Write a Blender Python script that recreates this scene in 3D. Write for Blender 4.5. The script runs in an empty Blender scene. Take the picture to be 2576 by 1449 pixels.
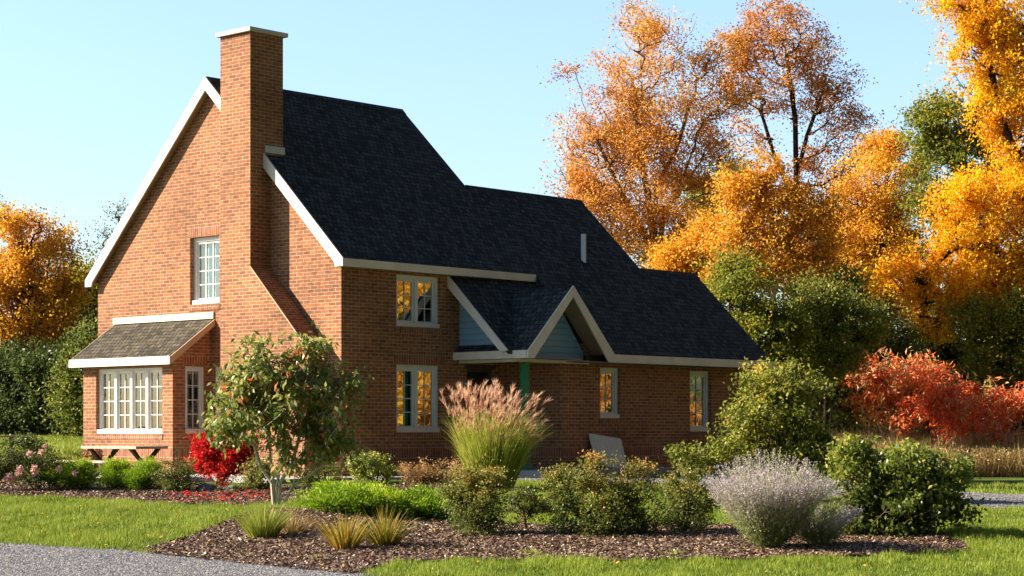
import bpy, bmesh, math, random, zlib
import numpy as np
from mathutils import Vector, Matrix, noise
rng = np.random.default_rng(7); random.seed(7)
sc = bpy.context.scene
COL = sc.collection
# ------------------------------------------------------------------ camera
YAW = math.radians(42.477)
CAM = np.array([-25.243, -27.491, 0.779])
FW = np.array([math.cos(YAW), math.sin(YAW), 0.0])
RT = np.array([math.sin(YAW), -math.cos(YAW), 0.0])
cd = bpy.data.cameras.new('camera'); cam = bpy.data.objects.new('camera', cd); COL.objects.link(cam)
cam.location = CAM; cam.rotation_euler = (math.pi/2, 0, YAW-math.pi/2)
cd.sensor_width = 36; cd.lens = 69.11; cd.shift_y = 0.1381; cd.clip_start = .5; cd.clip_end = 3000
sc.camera = cam
# ------------------------------------------------------------------ sky and sun
SAZ = np.array([-0.652, 0.758]); SEL = math.radians(29.5)
w = bpy.data.worlds.new('World'); sc.world = w; w.use_nodes = True
nt = w.node_tree; nt.nodes.clear()
sky = nt.nodes.new('ShaderNodeTexSky'); sky.sky_type = 'NISHITA'; sky.sun_disc = False
sky.sun_elevation = SEL; sky.sun_rotation = math.atan2(SAZ[0], SAZ[1]) % (2*math.pi)
sky.air_density = 1.0; sky.dust_density = 0.35; sky.ozone_density = 1.6; sky.altitude = 100
bg = nt.nodes.new('ShaderNodeBackground'); bg.inputs[1].default_value = 0.055
wo = nt.nodes.new('ShaderNodeOutputWorld')
geo = nt.nodes.new('ShaderNodeTexCoord'); sep = nt.nodes.new('ShaderNodeSeparateXYZ'); nt.links.new(geo.outputs['Generated'], sep.inputs[0])
mr = nt.nodes.new('ShaderNodeMapRange'); mr.interpolation_type = 'SMOOTHSTEP'     # hazy bright band above the horizon, deeper sky overhead
mr.inputs[1].default_value = .16; mr.inputs[2].default_value = .62; mr.inputs[3].default_value = 1.28; mr.inputs[4].default_value = .8
nt.links.new(sep.outputs[2], mr.inputs[0])
tn = nt.nodes.new('ShaderNodeMix'); tn.data_type = 'RGBA'; tn.blend_type = 'MULTIPLY'; tn.inputs[0].default_value = 1; tn.inputs[7].default_value = (1.0, 1.0, 1.04, 1)
vm = nt.nodes.new('ShaderNodeVectorMath'); vm.operation = 'SCALE'
nt.links.new(sky.outputs[0], tn.inputs[6]); nt.links.new(tn.outputs[2], vm.inputs[0]); nt.links.new(mr.outputs[0], vm.inputs['Scale'])
md = nt.nodes.new('ShaderNodeMapRange'); md.interpolation_type = 'SMOOTHSTEP'     # sky is brighter on the sun's side, deeper away from it
md.inputs[1].default_value = -.7; md.inputs[2].default_value = .55; md.inputs[3].default_value = .2; md.inputs[4].default_value = 1.12
nt.links.new(sep.outputs[1], md.inputs[0])
mh = nt.nodes.new('ShaderNodeMapRange'); mh.inputs[1].default_value = 0; mh.inputs[2].default_value = .24; mh.inputs[3].default_value = .74; mh.inputs[4].default_value = 1.24
nt.links.new(sep.outputs[2], mh.inputs[0]); mm = nt.nodes.new('ShaderNodeMath'); mm.operation = 'MULTIPLY'; nt.links.new(md.outputs[0], mm.inputs[0]); nt.links.new(mh.outputs[0], mm.inputs[1])
v2 = nt.nodes.new('ShaderNodeVectorMath'); v2.operation = 'SCALE'; nt.links.new(vm.outputs[0], v2.inputs[0]); nt.links.new(mm.outputs[0], v2.inputs['Scale'])
nt.links.new(v2.outputs[0], bg.inputs[0]); nt.links.new(bg.outputs[0], wo.inputs[0])
sl = bpy.data.lights.new('sun', 'SUN'); so = bpy.data.objects.new('sun', sl); COL.objects.link(so)
sl.energy = 5.0; sl.angle = math.radians(0.5); sl.color = (1.0, 0.86, 0.68)
sv = Vector((SAZ[0]*math.cos(SEL), SAZ[1]*math.cos(SEL), math.sin(SEL)))
so.rotation_euler = sv.to_track_quat('Z', 'Y').to_euler(); so.location = (-30, 40, 30)
sc.view_settings.view_transform = 'Standard'; sc.view_settings.look = 'None'
sc.view_settings.gamma = 1.0; sc.view_settings.exposure = 1.5
sc.cycles.max_bounces = 6; sc.cycles.transparent_max_bounces = 8
FPX, CX, HY = 4945.5, 1288.0, 1080.2     # focal length, centre and horizon on a 2576 px wide picture

def smooth(a, b, v):
    t = np.clip((v-a)/(b-a), 0, 1); return t*t*(3-2*t)
def ld(x, y):
    dx, dy = x-CAM[0], y-CAM[1]
    return dx*RT[0]+dy*RT[1], dx*FW[0]+dy*FW[1]
def xy(l, d):
    return CAM[0]+l*RT[0]+d*FW[0], CAM[1]+l*RT[1]+d*FW[1]
GD = [0, 10, 14, 19, 22, 26, 30, 33, 36, 4000]
GZ = [-.93, -.9, -.83, -.66, -.57, -.44, -.31, -.22, -.16, -.16]
def G(x, y):
    x = np.asarray(x, float); y = np.asarray(y, float)
    l, d = ld(x, y)
    z = np.interp(d, GD, GZ)
    z = z+.47*smooth(37.5, 42, d)*smooth(-9.2, -10.6, l)+.36*smooth(46, 62, d)*smooth(-9.2, -10.6, l)
    z = z+.8*smooth(56, 70, d)*(1-smooth(-9.2, -10.6, l))-.24*smooth(6.2, 8.5, l)*smooth(30, 36, d)
    z = z+.17*np.exp(-((l+3.2)/1.5)**2-((d-25.6)/1.6)**2)+.03*np.exp(-((l-2.2)/3.8)**2-((d-23.4)/1.2)**2)
    z = z+.012*np.sin(x*1.3+y*.7)*np.sin(y*1.1-x*.4)
    return z
def at(px, d, py=None, dz=0.0):
    l = (px-CX)/FPX*d; x, y = xy(l, d)
    z = float(G(x, y))+dz if py is None else CAM[2]-(py-HY)/FPX*d
    return Vector((x, y, z))
def gi(px, py):
    best = None
    for d in np.arange(14, 75, .05):
        l = (px-CX)/FPX*d; x, y = xy(l, d)
        yy = HY+FPX*(CAM[2]-float(G(x, y)))/d
        if yy <= py: return l, d
    return l, d
# ------------------------------------------------------------------ materials
def lin(r, g, b):
    f = lambda c: ((c/255+.055)/1.055)**2.4 if c > 10 else c/255/12.92
    return (f(r), f(g), f(b), 1)
def newmat(name):
    m = bpy.data.materials.new(name); m.use_nodes = True
    n = m.node_tree.nodes; b = n['Principled BSDF']
    return m, n, m.node_tree.links, b
def ramp(n, cols, pos=None):
    r = n.new('ShaderNodeValToRGB'); e = r.color_ramp.elements
    pos = pos or [i/(len(cols)-1) for i in range(len(cols))]
    while len(e) < len(cols): e.new(.5)
    for i, (c, p) in enumerate(zip(cols, pos)):
        e[i].position = p
    for i, c in enumerate(cols):
        e[i].color = tuple(c)[:3]+(1,)
    return r
def plain(name, c1, c2=None, scale=6, rough=.6, spec=.3, bump=0, bscale=40, metal=0):
    m, n, L, b = newmat(name)
    b.inputs['Roughness'].default_value = rough; b.inputs['Specular IOR Level'].default_value = spec; b.inputs['Metallic'].default_value = metal
    tc = n.new('ShaderNodeTexCoord')
    nz = n.new('ShaderNodeTexNoise'); nz.inputs['Scale'].default_value = scale; nz.inputs['Detail'].default_value = 6
    r = ramp(n, [c1, c2 or tuple(x*.8 for x in c1[:3])], [.35, .65])
    L.new(tc.outputs['Object'], nz.inputs['Vector']); L.new(nz.outputs[0], r.inputs[0]); L.new(r.outputs[0], b.inputs['Base Color'])
    if bump:
        n2 = n.new('ShaderNodeTexNoise'); n2.inputs['Scale'].default_value = bscale; n2.inputs['Detail'].default_value = 4
        bp = n.new('ShaderNodeBump'); bp.inputs['Strength'].default_value = bump; bp.inputs['Distance'].default_value = .02
        L.new(tc.outputs['Object'], n2.inputs['Vector']); L.new(n2.outputs[0], bp.inputs['Height']); L.new(bp.outputs[0], b.inputs['Normal'])
    return m
def brickmat(name, soldier=False, c1=(.335, .130, .054), c2=(.19, .072, .037), mo=(.40, .32, .225)):
    m, n, L, b = newmat(name)
    uv = n.new('ShaderNodeUVMap')
    bt = n.new('ShaderNodeTexBrick'); bt.offset = 0 if soldier else .5; bt.squash = 1
    bt.inputs['Scale'].default_value = 1; bt.inputs['Brick Width'].default_value = .2032; bt.inputs['Row Height'].default_value = .0677
    bt.inputs['Mortar Size'].default_value = .0062; bt.inputs['Mortar Smooth'].default_value = .15; bt.inputs['Bias'].default_value = -.1
    bt.inputs['Color1'].default_value = c1+(1,); bt.inputs['Color2'].default_value = c2+(1,); bt.inputs['Mortar'].default_value = mo+(1,)
    if soldier:
        sp = n.new('ShaderNodeSeparateXYZ'); cb = n.new('ShaderNodeCombineXYZ')
        L.new(uv.outputs[0], sp.inputs[0]); L.new(sp.outputs[1], cb.inputs[0]); L.new(sp.outputs[0], cb.inputs[1]); L.new(cb.outputs[0], bt.inputs['Vector'])
    else:
        L.new(uv.outputs[0], bt.inputs['Vector'])
    nz = n.new('ShaderNodeTexNoise'); nz.inputs['Scale'].default_value = .7; nz.inputs['Detail'].default_value = 5
    L.new(uv.outputs[0], nz.inputs['Vector'])
    n3 = n.new('ShaderNodeTexNoise'); n3.inputs['Scale'].default_value = 9; n3.inputs['Detail'].default_value = 3
    L.new(uv.outputs[0], n3.inputs['Vector'])
    ad = n.new('ShaderNodeMath'); ad.operation = 'ADD'; L.new(nz.outputs[0], ad.inputs[0]); L.new(n3.outputs[0], ad.inputs[1])
    mr = n.new('ShaderNodeMapRange'); mr.inputs[1].default_value = .65; mr.inputs[2].default_value = 1.35; mr.inputs[3].default_value = .62; mr.inputs[4].default_value = 1.32
    L.new(ad.outputs[0], mr.inputs[0])
    mx = n.new('ShaderNodeMix'); mx.data_type = 'RGBA'; mx.blend_type = 'MULTIPLY'; mx.inputs[0].default_value = 1
    L.new(bt.outputs[0], mx.inputs[6]); L.new(mr.outputs[0], mx.inputs[7]); L.new(mx.outputs[2], b.inputs['Base Color'])
    b.inputs['Roughness'].default_value = .85; b.inputs['Specular IOR Level'].default_value = .2
    bp = n.new('ShaderNodeBump'); bp.inputs['Strength'].default_value = .5; bp.inputs['Distance'].default_value = .006; bp.invert = True
    L.new(bt.outputs[1], bp.inputs['Height']); L.new(bp.outputs[0], b.inputs['Normal'])
    return m
def shinglemat(name, tone=(1, 1, 1)):
    m, n, L, b = newmat(name)
    uv = n.new('ShaderNodeUVMap')
    bt = n.new('ShaderNodeTexBrick'); bt.offset = .37; bt.inputs['Scale'].default_value = 1
    bt.inputs['Brick Width'].default_value = .12; bt.inputs['Row Height'].default_value = .125; bt.inputs['Mortar Size'].default_value = .011
    bt.inputs['Mortar Smooth'].default_value = .4
    bt.inputs['Color1'].default_value = tuple(x*k for x, k in zip((.026, .030, .030), tone))+(1,); bt.inputs['Color2'].default_value = tuple(x*k for x, k in zip((.076, .082, .080), tone))+(1,); bt.inputs['Mortar'].default_value = (.008, .010, .013, 1)
    nz = n.new('ShaderNodeTexNoise'); nz.inputs['Scale'].default_value = 7; nz.inputs['Detail'].default_value = 6; nz.inputs['Roughness'].default_value = .75
    mr = n.new('ShaderNodeMapRange'); mr.inputs[1].default_value = .3; mr.inputs[2].default_value = .7; mr.inputs[3].default_value = .8; mr.inputs[4].default_value = 1.2
    mx = n.new('ShaderNodeMix'); mx.data_type = 'RGBA'; mx.blend_type = 'MULTIPLY'; mx.inputs[0].default_value = 1
    L.new(uv.outputs[0], bt.inputs['Vector']); L.new(uv.outputs[0], nz.inputs['Vector']); L.new(nz.outputs[0], mr.inputs[0])
    L.new(bt.outputs[0], mx.inputs[6]); L.new(mr.outputs[0], mx.inputs[7]); L.new(mx.outputs[2], b.inputs['Base Color'])
    b.inputs['Roughness'].default_value = .9; b.inputs['Specular IOR Level'].default_value = .15
    n2 = n.new('ShaderNodeTexNoise'); n2.inputs['Scale'].default_value = 60
    bp = n.new('ShaderNodeBump'); bp.inputs['Strength'].default_value = .6; bp.inputs['Distance'].default_value = .01
    L.new(uv.outputs[0], n2.inputs['Vector'])
    ad = n.new('ShaderNodeMath'); ad.operation = 'SUBTRACT'; L.new(n2.outputs[0], ad.inputs[0]); L.new(bt.outputs[1], ad.inputs[1])
    L.new(ad.outputs[0], bp.inputs['Height']); L.new(bp.outputs[0], b.inputs['Normal'])
    return m
def glassmat(name, fac, tint=(1, 1, 1), rough=.015):
    m, n, L, b = newmat(name); n.remove(b); out = n['Material Output']
    gl = n.new('ShaderNodeBsdfGlossy'); gl.inputs['Roughness'].default_value = rough; gl.inputs['Color'].default_value = tint+(1,)
    tr = n.new('ShaderNodeBsdfTransparent'); tr.inputs['Color'].default_value = (.82, .86, .84, 1)
    mx = n.new('ShaderNodeMixShader'); mx.inputs[0].default_value = fac
    L.new(tr.outputs[0], mx.inputs[1]); L.new(gl.outputs[0], mx.inputs[2]); L.new(mx.outputs[0], out.inputs['Surface'])
    tc = n.new('ShaderNodeTexCoord'); nz = n.new('ShaderNodeTexNoise'); nz.inputs['Scale'].default_value = 2.5
    bp = n.new('ShaderNodeBump'); bp.inputs['Strength'].default_value = .05; bp.inputs['Distance'].default_value = .02
    L.new(tc.outputs['Object'], nz.inputs['Vector']); L.new(nz.outputs[0], bp.inputs['Height']); L.new(bp.outputs[0], gl.inputs['Normal'])
    return m
def leafmat(name, cols, pos=None, trans=.35, gloss=.25, rough=.45):
    m, n, L, b = newmat(name); out = n['Material Output']
    a = n.new('ShaderNodeAttribute'); a.attribute_name = 'tint'
    r = ramp(n, cols, pos); L.new(a.outputs['Fac'], r.inputs[0]); L.new(r.outputs[0], b.inputs['Base Color'])
    b.inputs['Roughness'].default_value = rough; b.inputs['Specular IOR Level'].default_value = gloss
    t = n.new('ShaderNodeBsdfTranslucent'); L.new(r.outputs[0], t.inputs['Color'])
    mx = n.new('ShaderNodeMixShader'); mx.inputs[0].default_value = trans
    L.new(b.outputs[0], mx.inputs[1]); L.new(t.outputs[0], mx.inputs[2]); L.new(mx.outputs[0], out.inputs['Surface'])
    return m
def groundmat(name, cols, pos, s1, s2, mixw=.5, rough=.95, bump=.4, bs=30, voronoi=False, bd=.02):
    m, n, L, b = newmat(name)
    tc = n.new('ShaderNodeTexCoord')
    a = n.new('ShaderNodeTexNoise'); a.inputs['Scale'].default_value = s1; a.inputs['Detail'].default_value = 5
    if voronoi:
        c = n.new('ShaderNodeTexVoronoi'); c.inputs['Scale'].default_value = s2; co = c.outputs['Color']
    else:
        c = n.new('ShaderNodeTexNoise'); c.inputs['Scale'].default_value = s2; c.inputs['Detail'].default_value = 6; co = c.outputs[0]
    L.new(tc.outputs['Object'], a.inputs['Vector']); L.new(tc.outputs['Object'], c.inputs['Vector'])
    bw = n.new('ShaderNodeRGBToBW'); L.new(co, bw.inputs[0])
    mx = n.new('ShaderNodeMix'); mx.inputs[0].default_value = mixw; L.new(a.outputs[0], mx.inputs[2]); L.new(bw.outputs[0], mx.inputs[3])
    r = ramp(n, cols, pos); L.new(mx.outputs[0], r.inputs[0]); L.new(r.outputs[0], b.inputs['Base Color'])
    b.inputs['Roughness'].default_value = rough; b.inputs['Specular IOR Level'].default_value = .15
    d = n.new('ShaderNodeTexNoise'); d.inputs['Scale'].default_value = bs; d.inputs['Detail'].default_value = 5
    bp = n.new('ShaderNodeBump'); bp.inputs['Strength'].default_value = bump; bp.inputs['Distance'].default_value = bd
    L.new(tc.outputs['Object'], d.inputs['Vector']); L.new(d.outputs[0], bp.inputs['Height']); L.new(bp.outputs[0], b.inputs['Normal'])
    return m
M = {}
M['brick'] = brickmat('red brick'); M['soldier'] = brickmat('upright brick course', True, (.315, .113, .058), (.175, .062, .038))
M['shingle'] = shinglemat('dark asphalt shingle'); M['shinglelit'] = shinglemat('sunlit asphalt shingle', (1.55, 1.22, .88))  # bay roof: same shingle with warm sunlight painted into its colour
M['white'] = plain('off-white painted trim', (.74, .68, .60), (.64, .59, .52), 3, .5)
M['sash'] = plain('shade tinted white vinyl', (.68, .73, .74), (.62, .67, .68), 3, .35)  # bluish shade painted into the white of frames on shaded walls
M['sashlit'] = plain('sunlit white window frame', (.84, .82, .78), (.78, .76, .72), 3, .4)  # sunlit copy of the window white, for the gable side
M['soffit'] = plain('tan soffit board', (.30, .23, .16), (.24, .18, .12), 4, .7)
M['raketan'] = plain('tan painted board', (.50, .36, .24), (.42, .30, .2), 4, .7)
M['siding'] = None
M['mortar'] = plain('tan mortar', (.55, .40, .28), (.5, .34, .22), 20, .9)
M['green'] = plain('green painted post', (.01, .22, .09), (.008, .17, .07), 5, .4)
M['concrete'] = plain('pale concrete', (.44, .42, .40), (.34, .33, .31), 3, .9, .2, .3)
M['cap'] = plain('limestone cap', (.66, .62, .54), (.54, .5, .44), 5, .8, .2, .2)
M['flash'] = plain('galvanised flashing', (.62, .64, .64), (.5, .52, .52), 5, .5)
M['flashcream'] = plain('cream painted flashing', (.80, .70, .50), (.76, .66, .46), 3, .5)
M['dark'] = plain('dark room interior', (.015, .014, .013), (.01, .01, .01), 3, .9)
M['curtain'] = plain('grey green curtain', (.032, .036, .018), (.014, .018, .009), 5, .95)
M['curtainw'] = plain('pale sheer curtain', (.42, .54, .60), (.36, .47, .53), 4, .95)
M['door'] = plain('dark door paint', (.02, .022, .025), (.014, .015, .018), 4, .4)
M['doorframe'] = plain('brown door frame', (.10, .07, .05), (.07, .05, .035), 4, .6)
M['brass'] = plain('brass', (.6, .42, .15), (.5, .35, .12), 4, .3, .5, 0, 40, 1)
M['glass'] = glassmat('window glass', .22)
M['glassg'] = glassmat('window glass with curtain', .10)
M['wood'] = plain('weathered pale wood', (.50, .42, .34), (.38, .31, .24), 12, .85, .2, .3)
M['wooddark'] = plain('dark stained wood', (.10, .05, .03), (.06, .03, .02), 12, .8)
M['board'] = plain('pressed wood board', (.86, .84, .74), (.66, .64, .54), 28, .85)
M['rock'] = plain('grey boulder', (.25, .24, .25), (.13, .13, .14), 8, .9, .2, .6)
M['bark'] = plain('grey brown bark', (.22, .16, .12), (.11, .08, .06), 12, .95, .1, .6)
M['barkdark'] = plain('dark bark', (.05, .036, .028), (.025, .018, .014), 12, .95, .1, .6)
M['barkpale'] = plain('pale smooth bark', (.66, .57, .46), (.46, .38, .29), 14, .9, .15, .3)
M['stem'] = plain('thin brown stems', (.16, .10, .06), (.10, .06, .04), 14, .9)
M['pvc'] = plain('white vent pipe plastic', (.72, .76, .82), (.66, .7, .76), 4, .4)
M['terracotta'] = plain('dark plant pot', (.12, .06, .05), (.08, .04, .03), 5, .8)
def sidingmat():
    m, n, L, b = newmat('blue grey lap siding')
    b.inputs['Base Color'].default_value = (.19, .30, .37, 1); b.inputs['Roughness'].default_value = .6
    tc = n.new('ShaderNodeTexCoord'); sp = n.new('ShaderNodeSeparateXYZ'); L.new(tc.outputs['Object'], sp.inputs[0])
    mu = n.new('ShaderNodeMath'); mu.operation = 'MULTIPLY'; mu.inputs[1].default_value = 8.2; L.new(sp.outputs[2], mu.inputs[0])
    fr = n.new('ShaderNodeMath'); fr.operation = 'FRACT'; L.new(mu.outputs[0], fr.inputs[0])
    bp = n.new('ShaderNodeBump'); bp.inputs['Strength'].default_value = 1; bp.inputs['Distance'].default_value = .02; bp.invert = True
    L.new(fr.outputs[0], bp.inputs['Height']); L.new(bp.outputs[0], b.inputs['Normal'])
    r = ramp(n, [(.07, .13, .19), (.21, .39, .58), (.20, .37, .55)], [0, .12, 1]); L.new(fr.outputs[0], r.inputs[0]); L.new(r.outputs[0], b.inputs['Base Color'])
    return m
M['siding'] = sidingmat()
M['lawn'] = groundmat('mown lawn', [(.035, .06, .010), (.07, .11, .016), (.12, .16, .03)], [.35, .5, .65], .9, 14, .5, bs=60, bump=.8)
M['mulch'] = groundmat('bark mulch', [(.04, .024, .016), (.12, .070, .046), (.24, .155, .11)], [.38, .5, .66], 3, 45, .7, bs=55, bump=1, bd=.03)
M['gravel'] = groundmat('grey gravel', [(.05, .055, .065), (.13, .133, .145), (.30, .295, .29)], [.25, .5, .8], 2, 30, .85, bs=70, bump=1, voronoi=True)
# leaves
def pal(*c): return [tuple(x) for x in c]
LM = {
 'orangebrown': leafmat('russet orange leaves', pal((.36, .15, .045), (.68, .31, .06), (.82, .44, .085), (.84, .60, .20)), [0, .35, .7, 1], .52),
 'rust': leafmat('rust leaves', pal((.38, .15, .06), (.68, .32, .09), (.86, .50, .12)), None, .52),
 'orange': leafmat('orange leaves', pal((.42, .18, .03), (.78, .40, .035), (.90, .54, .05), (.92, .70, .13)), [0, .35, .7, 1], .52),
 'gold': leafmat('golden yellow leaves', pal((.55, .24, .014), (.90, .46, .014), (.95, .58, .014), (.95, .72, .03)), [0, .3, .65, 1], .52),
 'yellowgreen': leafmat('yellow green leaves', pal((.09, .13, .02), (.22, .26, .035), (.45, .40, .05), (.70, .45, .05)), [0, .4, .8, 1], .5),
 'olive': leafmat('olive green leaves', pal((.07, .10, .022), (.16, .20, .038), (.30, .32, .065), (.54, .42, .09)), [0, .45, .85, 1], .5),
 'darkgreen': leafmat('dark green leaves', pal((.030, .052, .016), (.075, .115, .028), (.16, .20, .05)), None, .42),
 'magnolia': leafmat('glossy green leaves turning bronze', pal((.06, .10, .02), (.17, .23, .045), (.36, .38, .11), (.55, .42, .17), (.60, .14, .05)), [0, .4, .80, .985, 1], .5, .5, .38),
 'redmaple': leafmat('bright red leaves', pal((.26, .008, .012), (.62, .016, .018), (.85, .04, .03), (.75, .14, .06)), [0, .4, .85, 1], .4),
 'sumac': leafmat('coral red leaflets', pal((.72, .07, .03), (.95, .19, .06), (.95, .36, .16), (.90, .55, .25), (.45, .45, .12)), [0, .3, .6, .84, 1], .52),
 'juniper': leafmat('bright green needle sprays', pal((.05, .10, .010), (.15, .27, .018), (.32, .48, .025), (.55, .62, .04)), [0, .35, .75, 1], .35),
 'boxwood': leafmat('small olive leaves', pal((.06, .08, .018), (.14, .17, .035), (.32, .32, .08), (.45, .26, .08)), [0, .5, .9, 1], .35),
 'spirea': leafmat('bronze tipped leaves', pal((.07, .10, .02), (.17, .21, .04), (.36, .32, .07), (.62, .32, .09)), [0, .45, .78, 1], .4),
 'bronze': leafmat('bronze leaves and seed heads', pal((.09, .07, .025), (.26, .16, .06), (.52, .30, .12), (.68, .46, .24)), [0, .35, .75, 1], .38),
 'viburnum': leafmat('yellow green leaves with gold', pal((.07, .10, .018), (.22, .25, .04), (.44, .43, .08), (.75, .46, .06)), [0, .4, .8, 1], .5),
 'roundbush': leafmat('glossy mid green leaves', pal((.045, .075, .014), (.12, .17, .028), (.28, .33, .05), (.50, .46, .09)), [0, .45, .85, 1], .5, .45, .38),
 'rose': leafmat('rose leaves', pal((.04, .07, .018), (.11, .15, .035), (.28, .28, .08), (.48, .30, .10)), [0, .5, .85, 1], .35),
 'sage': leafmat('grey green to lilac sprigs', pal((.14, .18, .05), (.34, .38, .16), (.52, .44, .46), (.64, .53, .64)), [0, .35, .68, 1], .4),
 'blade': leafmat('long grass blades', pal((.09, .14, .02), (.26, .34, .04), (.50, .50, .09), (.66, .50, .22)), [0, .4, .75, 1], .4),
 'plume': leafmat('pinkish tan plumes', pal((.45, .22, .14), (.72, .44, .29), (.88, .68, .48)), None, .45),
 'daylily': leafmat('yellowing strap leaves', pal((.10, .12, .02), (.26, .24, .03), (.50, .34, .04), (.55, .28, .08)), [0, .4, .8, 1], .35),
 'lawnblade': leafmat('lawn blades', pal((.06, .10, .014), (.20, .28, .03), (.40, .46, .07), (.56, .54, .20)), [0, .45, .92, 1], .35),
 'dry': leafmat('dry meadow stalks', pal((.20, .14, .05), (.42, .29, .12), (.62, .46, .20), (.36, .38, .10)), [0, .4, .85, 1], .35),
 'petal': leafmat('pale pink petals', pal((.75, .45, .42), (.85, .62, .56)), None, .3),
 'chip': leafmat('bark chips', pal((.06, .038, .026), (.20, .130, .090), (.40, .30, .215), (.62, .53, .43)), [0, .5, .87, 1], 0),
 'pebble': leafmat('gravel stones', pal((.06, .062, .075), (.165, .165, .18), (.42, .41, .40)), None, 0),
}
# ------------------------------------------------------------------ object helpers
def tag(o, label=None, cat=None, group=None, kind=None):
    if label: o['label'] = label
    if cat: o['category'] = cat
    if group: o['group'] = group
    if kind: o['kind'] = kind
    return o
def empty(name, loc=(0, 0, 0), label=None, cat=None, group=None):
    o = bpy.data.objects.new(name, None); COL.objects.link(o); o.location = loc; o.empty_display_size = .2
    return tag(o, label, cat, group)
def link(name, me, mat, parent=None):
    o = bpy.data.objects.new(name, me); COL.objects.link(o)
    if mat is not None and not me.materials: me.materials.append(mat)
    if parent is not None:
        o.parent = parent; wm = Matrix.Identity(4); p = parent
        while p is not None: wm = p.matrix_basis @ wm; p = p.parent
        o.matrix_parent_inverse = wm.inverted()
    return o
class MB:
    def __init__(s): s.v = []; s.f = []
    def poly(s, pts):
        k = len(s.v); s.v += [tuple(p) for p in pts]; s.f.append(tuple(range(k, k+len(pts))))
    def prism(s, pts, off):          # pts: loop of 3d points, extruded by off
        a = [Vector(p) for p in pts]; o = Vector(off); n = Vector((0, 0, 0))
        for i in range(len(a)): n += a[i].cross(a[(i+1) % len(a)])
        if n.dot(o) > 0: a = a[::-1]
        k = len(s.v); m = len(a); s.v += [tuple(p) for p in a]+[tuple(p+o) for p in a]
        s.f.append(tuple(range(k, k+m))); s.f.append(tuple(range(k+2*m-1, k+m-1, -1)))
        for i in range(m):
            j = (i+1) % m; s.f.append((k+j, k+i, k+m+i, k+m+j))
    def box(s, x0, x1, y0, y1, z0, z1):
        s.prism([(x0, y0, z0), (x1, y0, z0), (x1, y1, z0), (x0, y1, z0)], (0, 0, z1-z0))
    def beam(s, a, b, w, h, up=(0, 0, 1)):
        a = Vector(a); b = Vector(b); t = (b-a).normalized(); u = Vector(up); r = t.cross(u).normalized(); u = r.cross(t)
        s.prism([a+r*w/2+u*h/2, a-r*w/2+u*h/2, a-r*w/2-u*h/2, a+r*w/2-u*h/2], b-a)
    def mesh(s, name):
        me = bpy.data.meshes.new(name); me.from_pydata(s.v, [], s.f); me.update(); wall_uv(me); return me
    def build(s, name, mat, parent=None): return link(name, s.mesh(name), mat, parent)
def wall_uv(me):
    uv = me.uv_layers.new(name='UVMap') if not me.uv_layers else me.uv_layers[0]
    for p in me.polygons:
        n = p.normal
        for li in p.loop_indices:
            c = me.vertices[me.loops[li].vertex_index].co
            if abs(n.z) > .93: uv.data[li].uv = (c.x, c.y)
            else:
                k = max(.3, math.sqrt(1-n.z*n.z))
                uv.data[li].uv = ((c.y if abs(n.x) > abs(n.y) else c.x)+10, c.z/k+1.0)
def boolean_cut(me, cutters):
    o = bpy.data.objects.new('tmp', me); COL.objects.link(o); tmp = [o]
    for c in cutters:
        q = MB(); q.box(*c); cm = q.mesh('cut'); co = bpy.data.objects.new('cut', cm); COL.objects.link(co); tmp.append(co)
        md = o.modifiers.new('b', 'BOOLEAN'); md.operation = 'DIFFERENCE'; md.object = co; md.solver = 'EXACT'
    dg = bpy.context.evaluated_depsgraph_get(); r = bpy.data.meshes.new_from_object(o.evaluated_get(dg))
    for t in tmp: bpy.data.objects.remove(t)
    return r
def join_mesh(parts):
    v = []; f = []
    for me in parts:
        k = len(v); v += [tuple(p.co) for p in me.vertices]; f += [tuple(k+i for i in p.vertices) for p in me.polygons]
    me = bpy.data.meshes.new('wall'); me.from_pydata(v, [], f); me.update(); wall_uv(me); return me
# fast numpy meshes ---------------------------------------------------------
def np_mesh(name, V, F, tint=None):
    """V (n,3); F (m,k) all same size"""
    me = bpy.data.meshes.new(name); V = np.ascontiguousarray(V, np.float32); F = np.ascontiguousarray(F, np.int32)
    m, k = F.shape
    me.vertices.add(len(V)); me.vertices.foreach_set('co', V.ravel())
    me.loops.add(m*k); me.loops.foreach_set('vertex_index', F.ravel())
    me.polygons.add(m); me.polygons.foreach_set('loop_start', np.arange(0, m*k, k, dtype=np.int32))
    try: me.polygons.foreach_set('loop_total', np.full(m, k, np.int32))
    except Exception: pass
    me.update(calc_edges=True)
    if tint is not None:
        a = me.attributes.new('tint', 'FLOAT', 'FACE'); a.data.foreach_set('value', np.ascontiguousarray(tint, np.float32))
    return me
def pn(P, f, seed):
    r_ = np.random.default_rng(seed); o = 0
    for k in range(7):
        v = unit(r_.normal(size=3)); o = o+np.sin(P@(v*f*r_.uniform(.6, 1.7))+r_.uniform(0, 7)+1.3*np.sin(P@(unit(r_.normal(size=3))*f*.7)+k))
    return o/2.6
def unit(a): return a/np.maximum(np.linalg.norm(a, axis=-1, keepdims=True), 1e-9)
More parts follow.
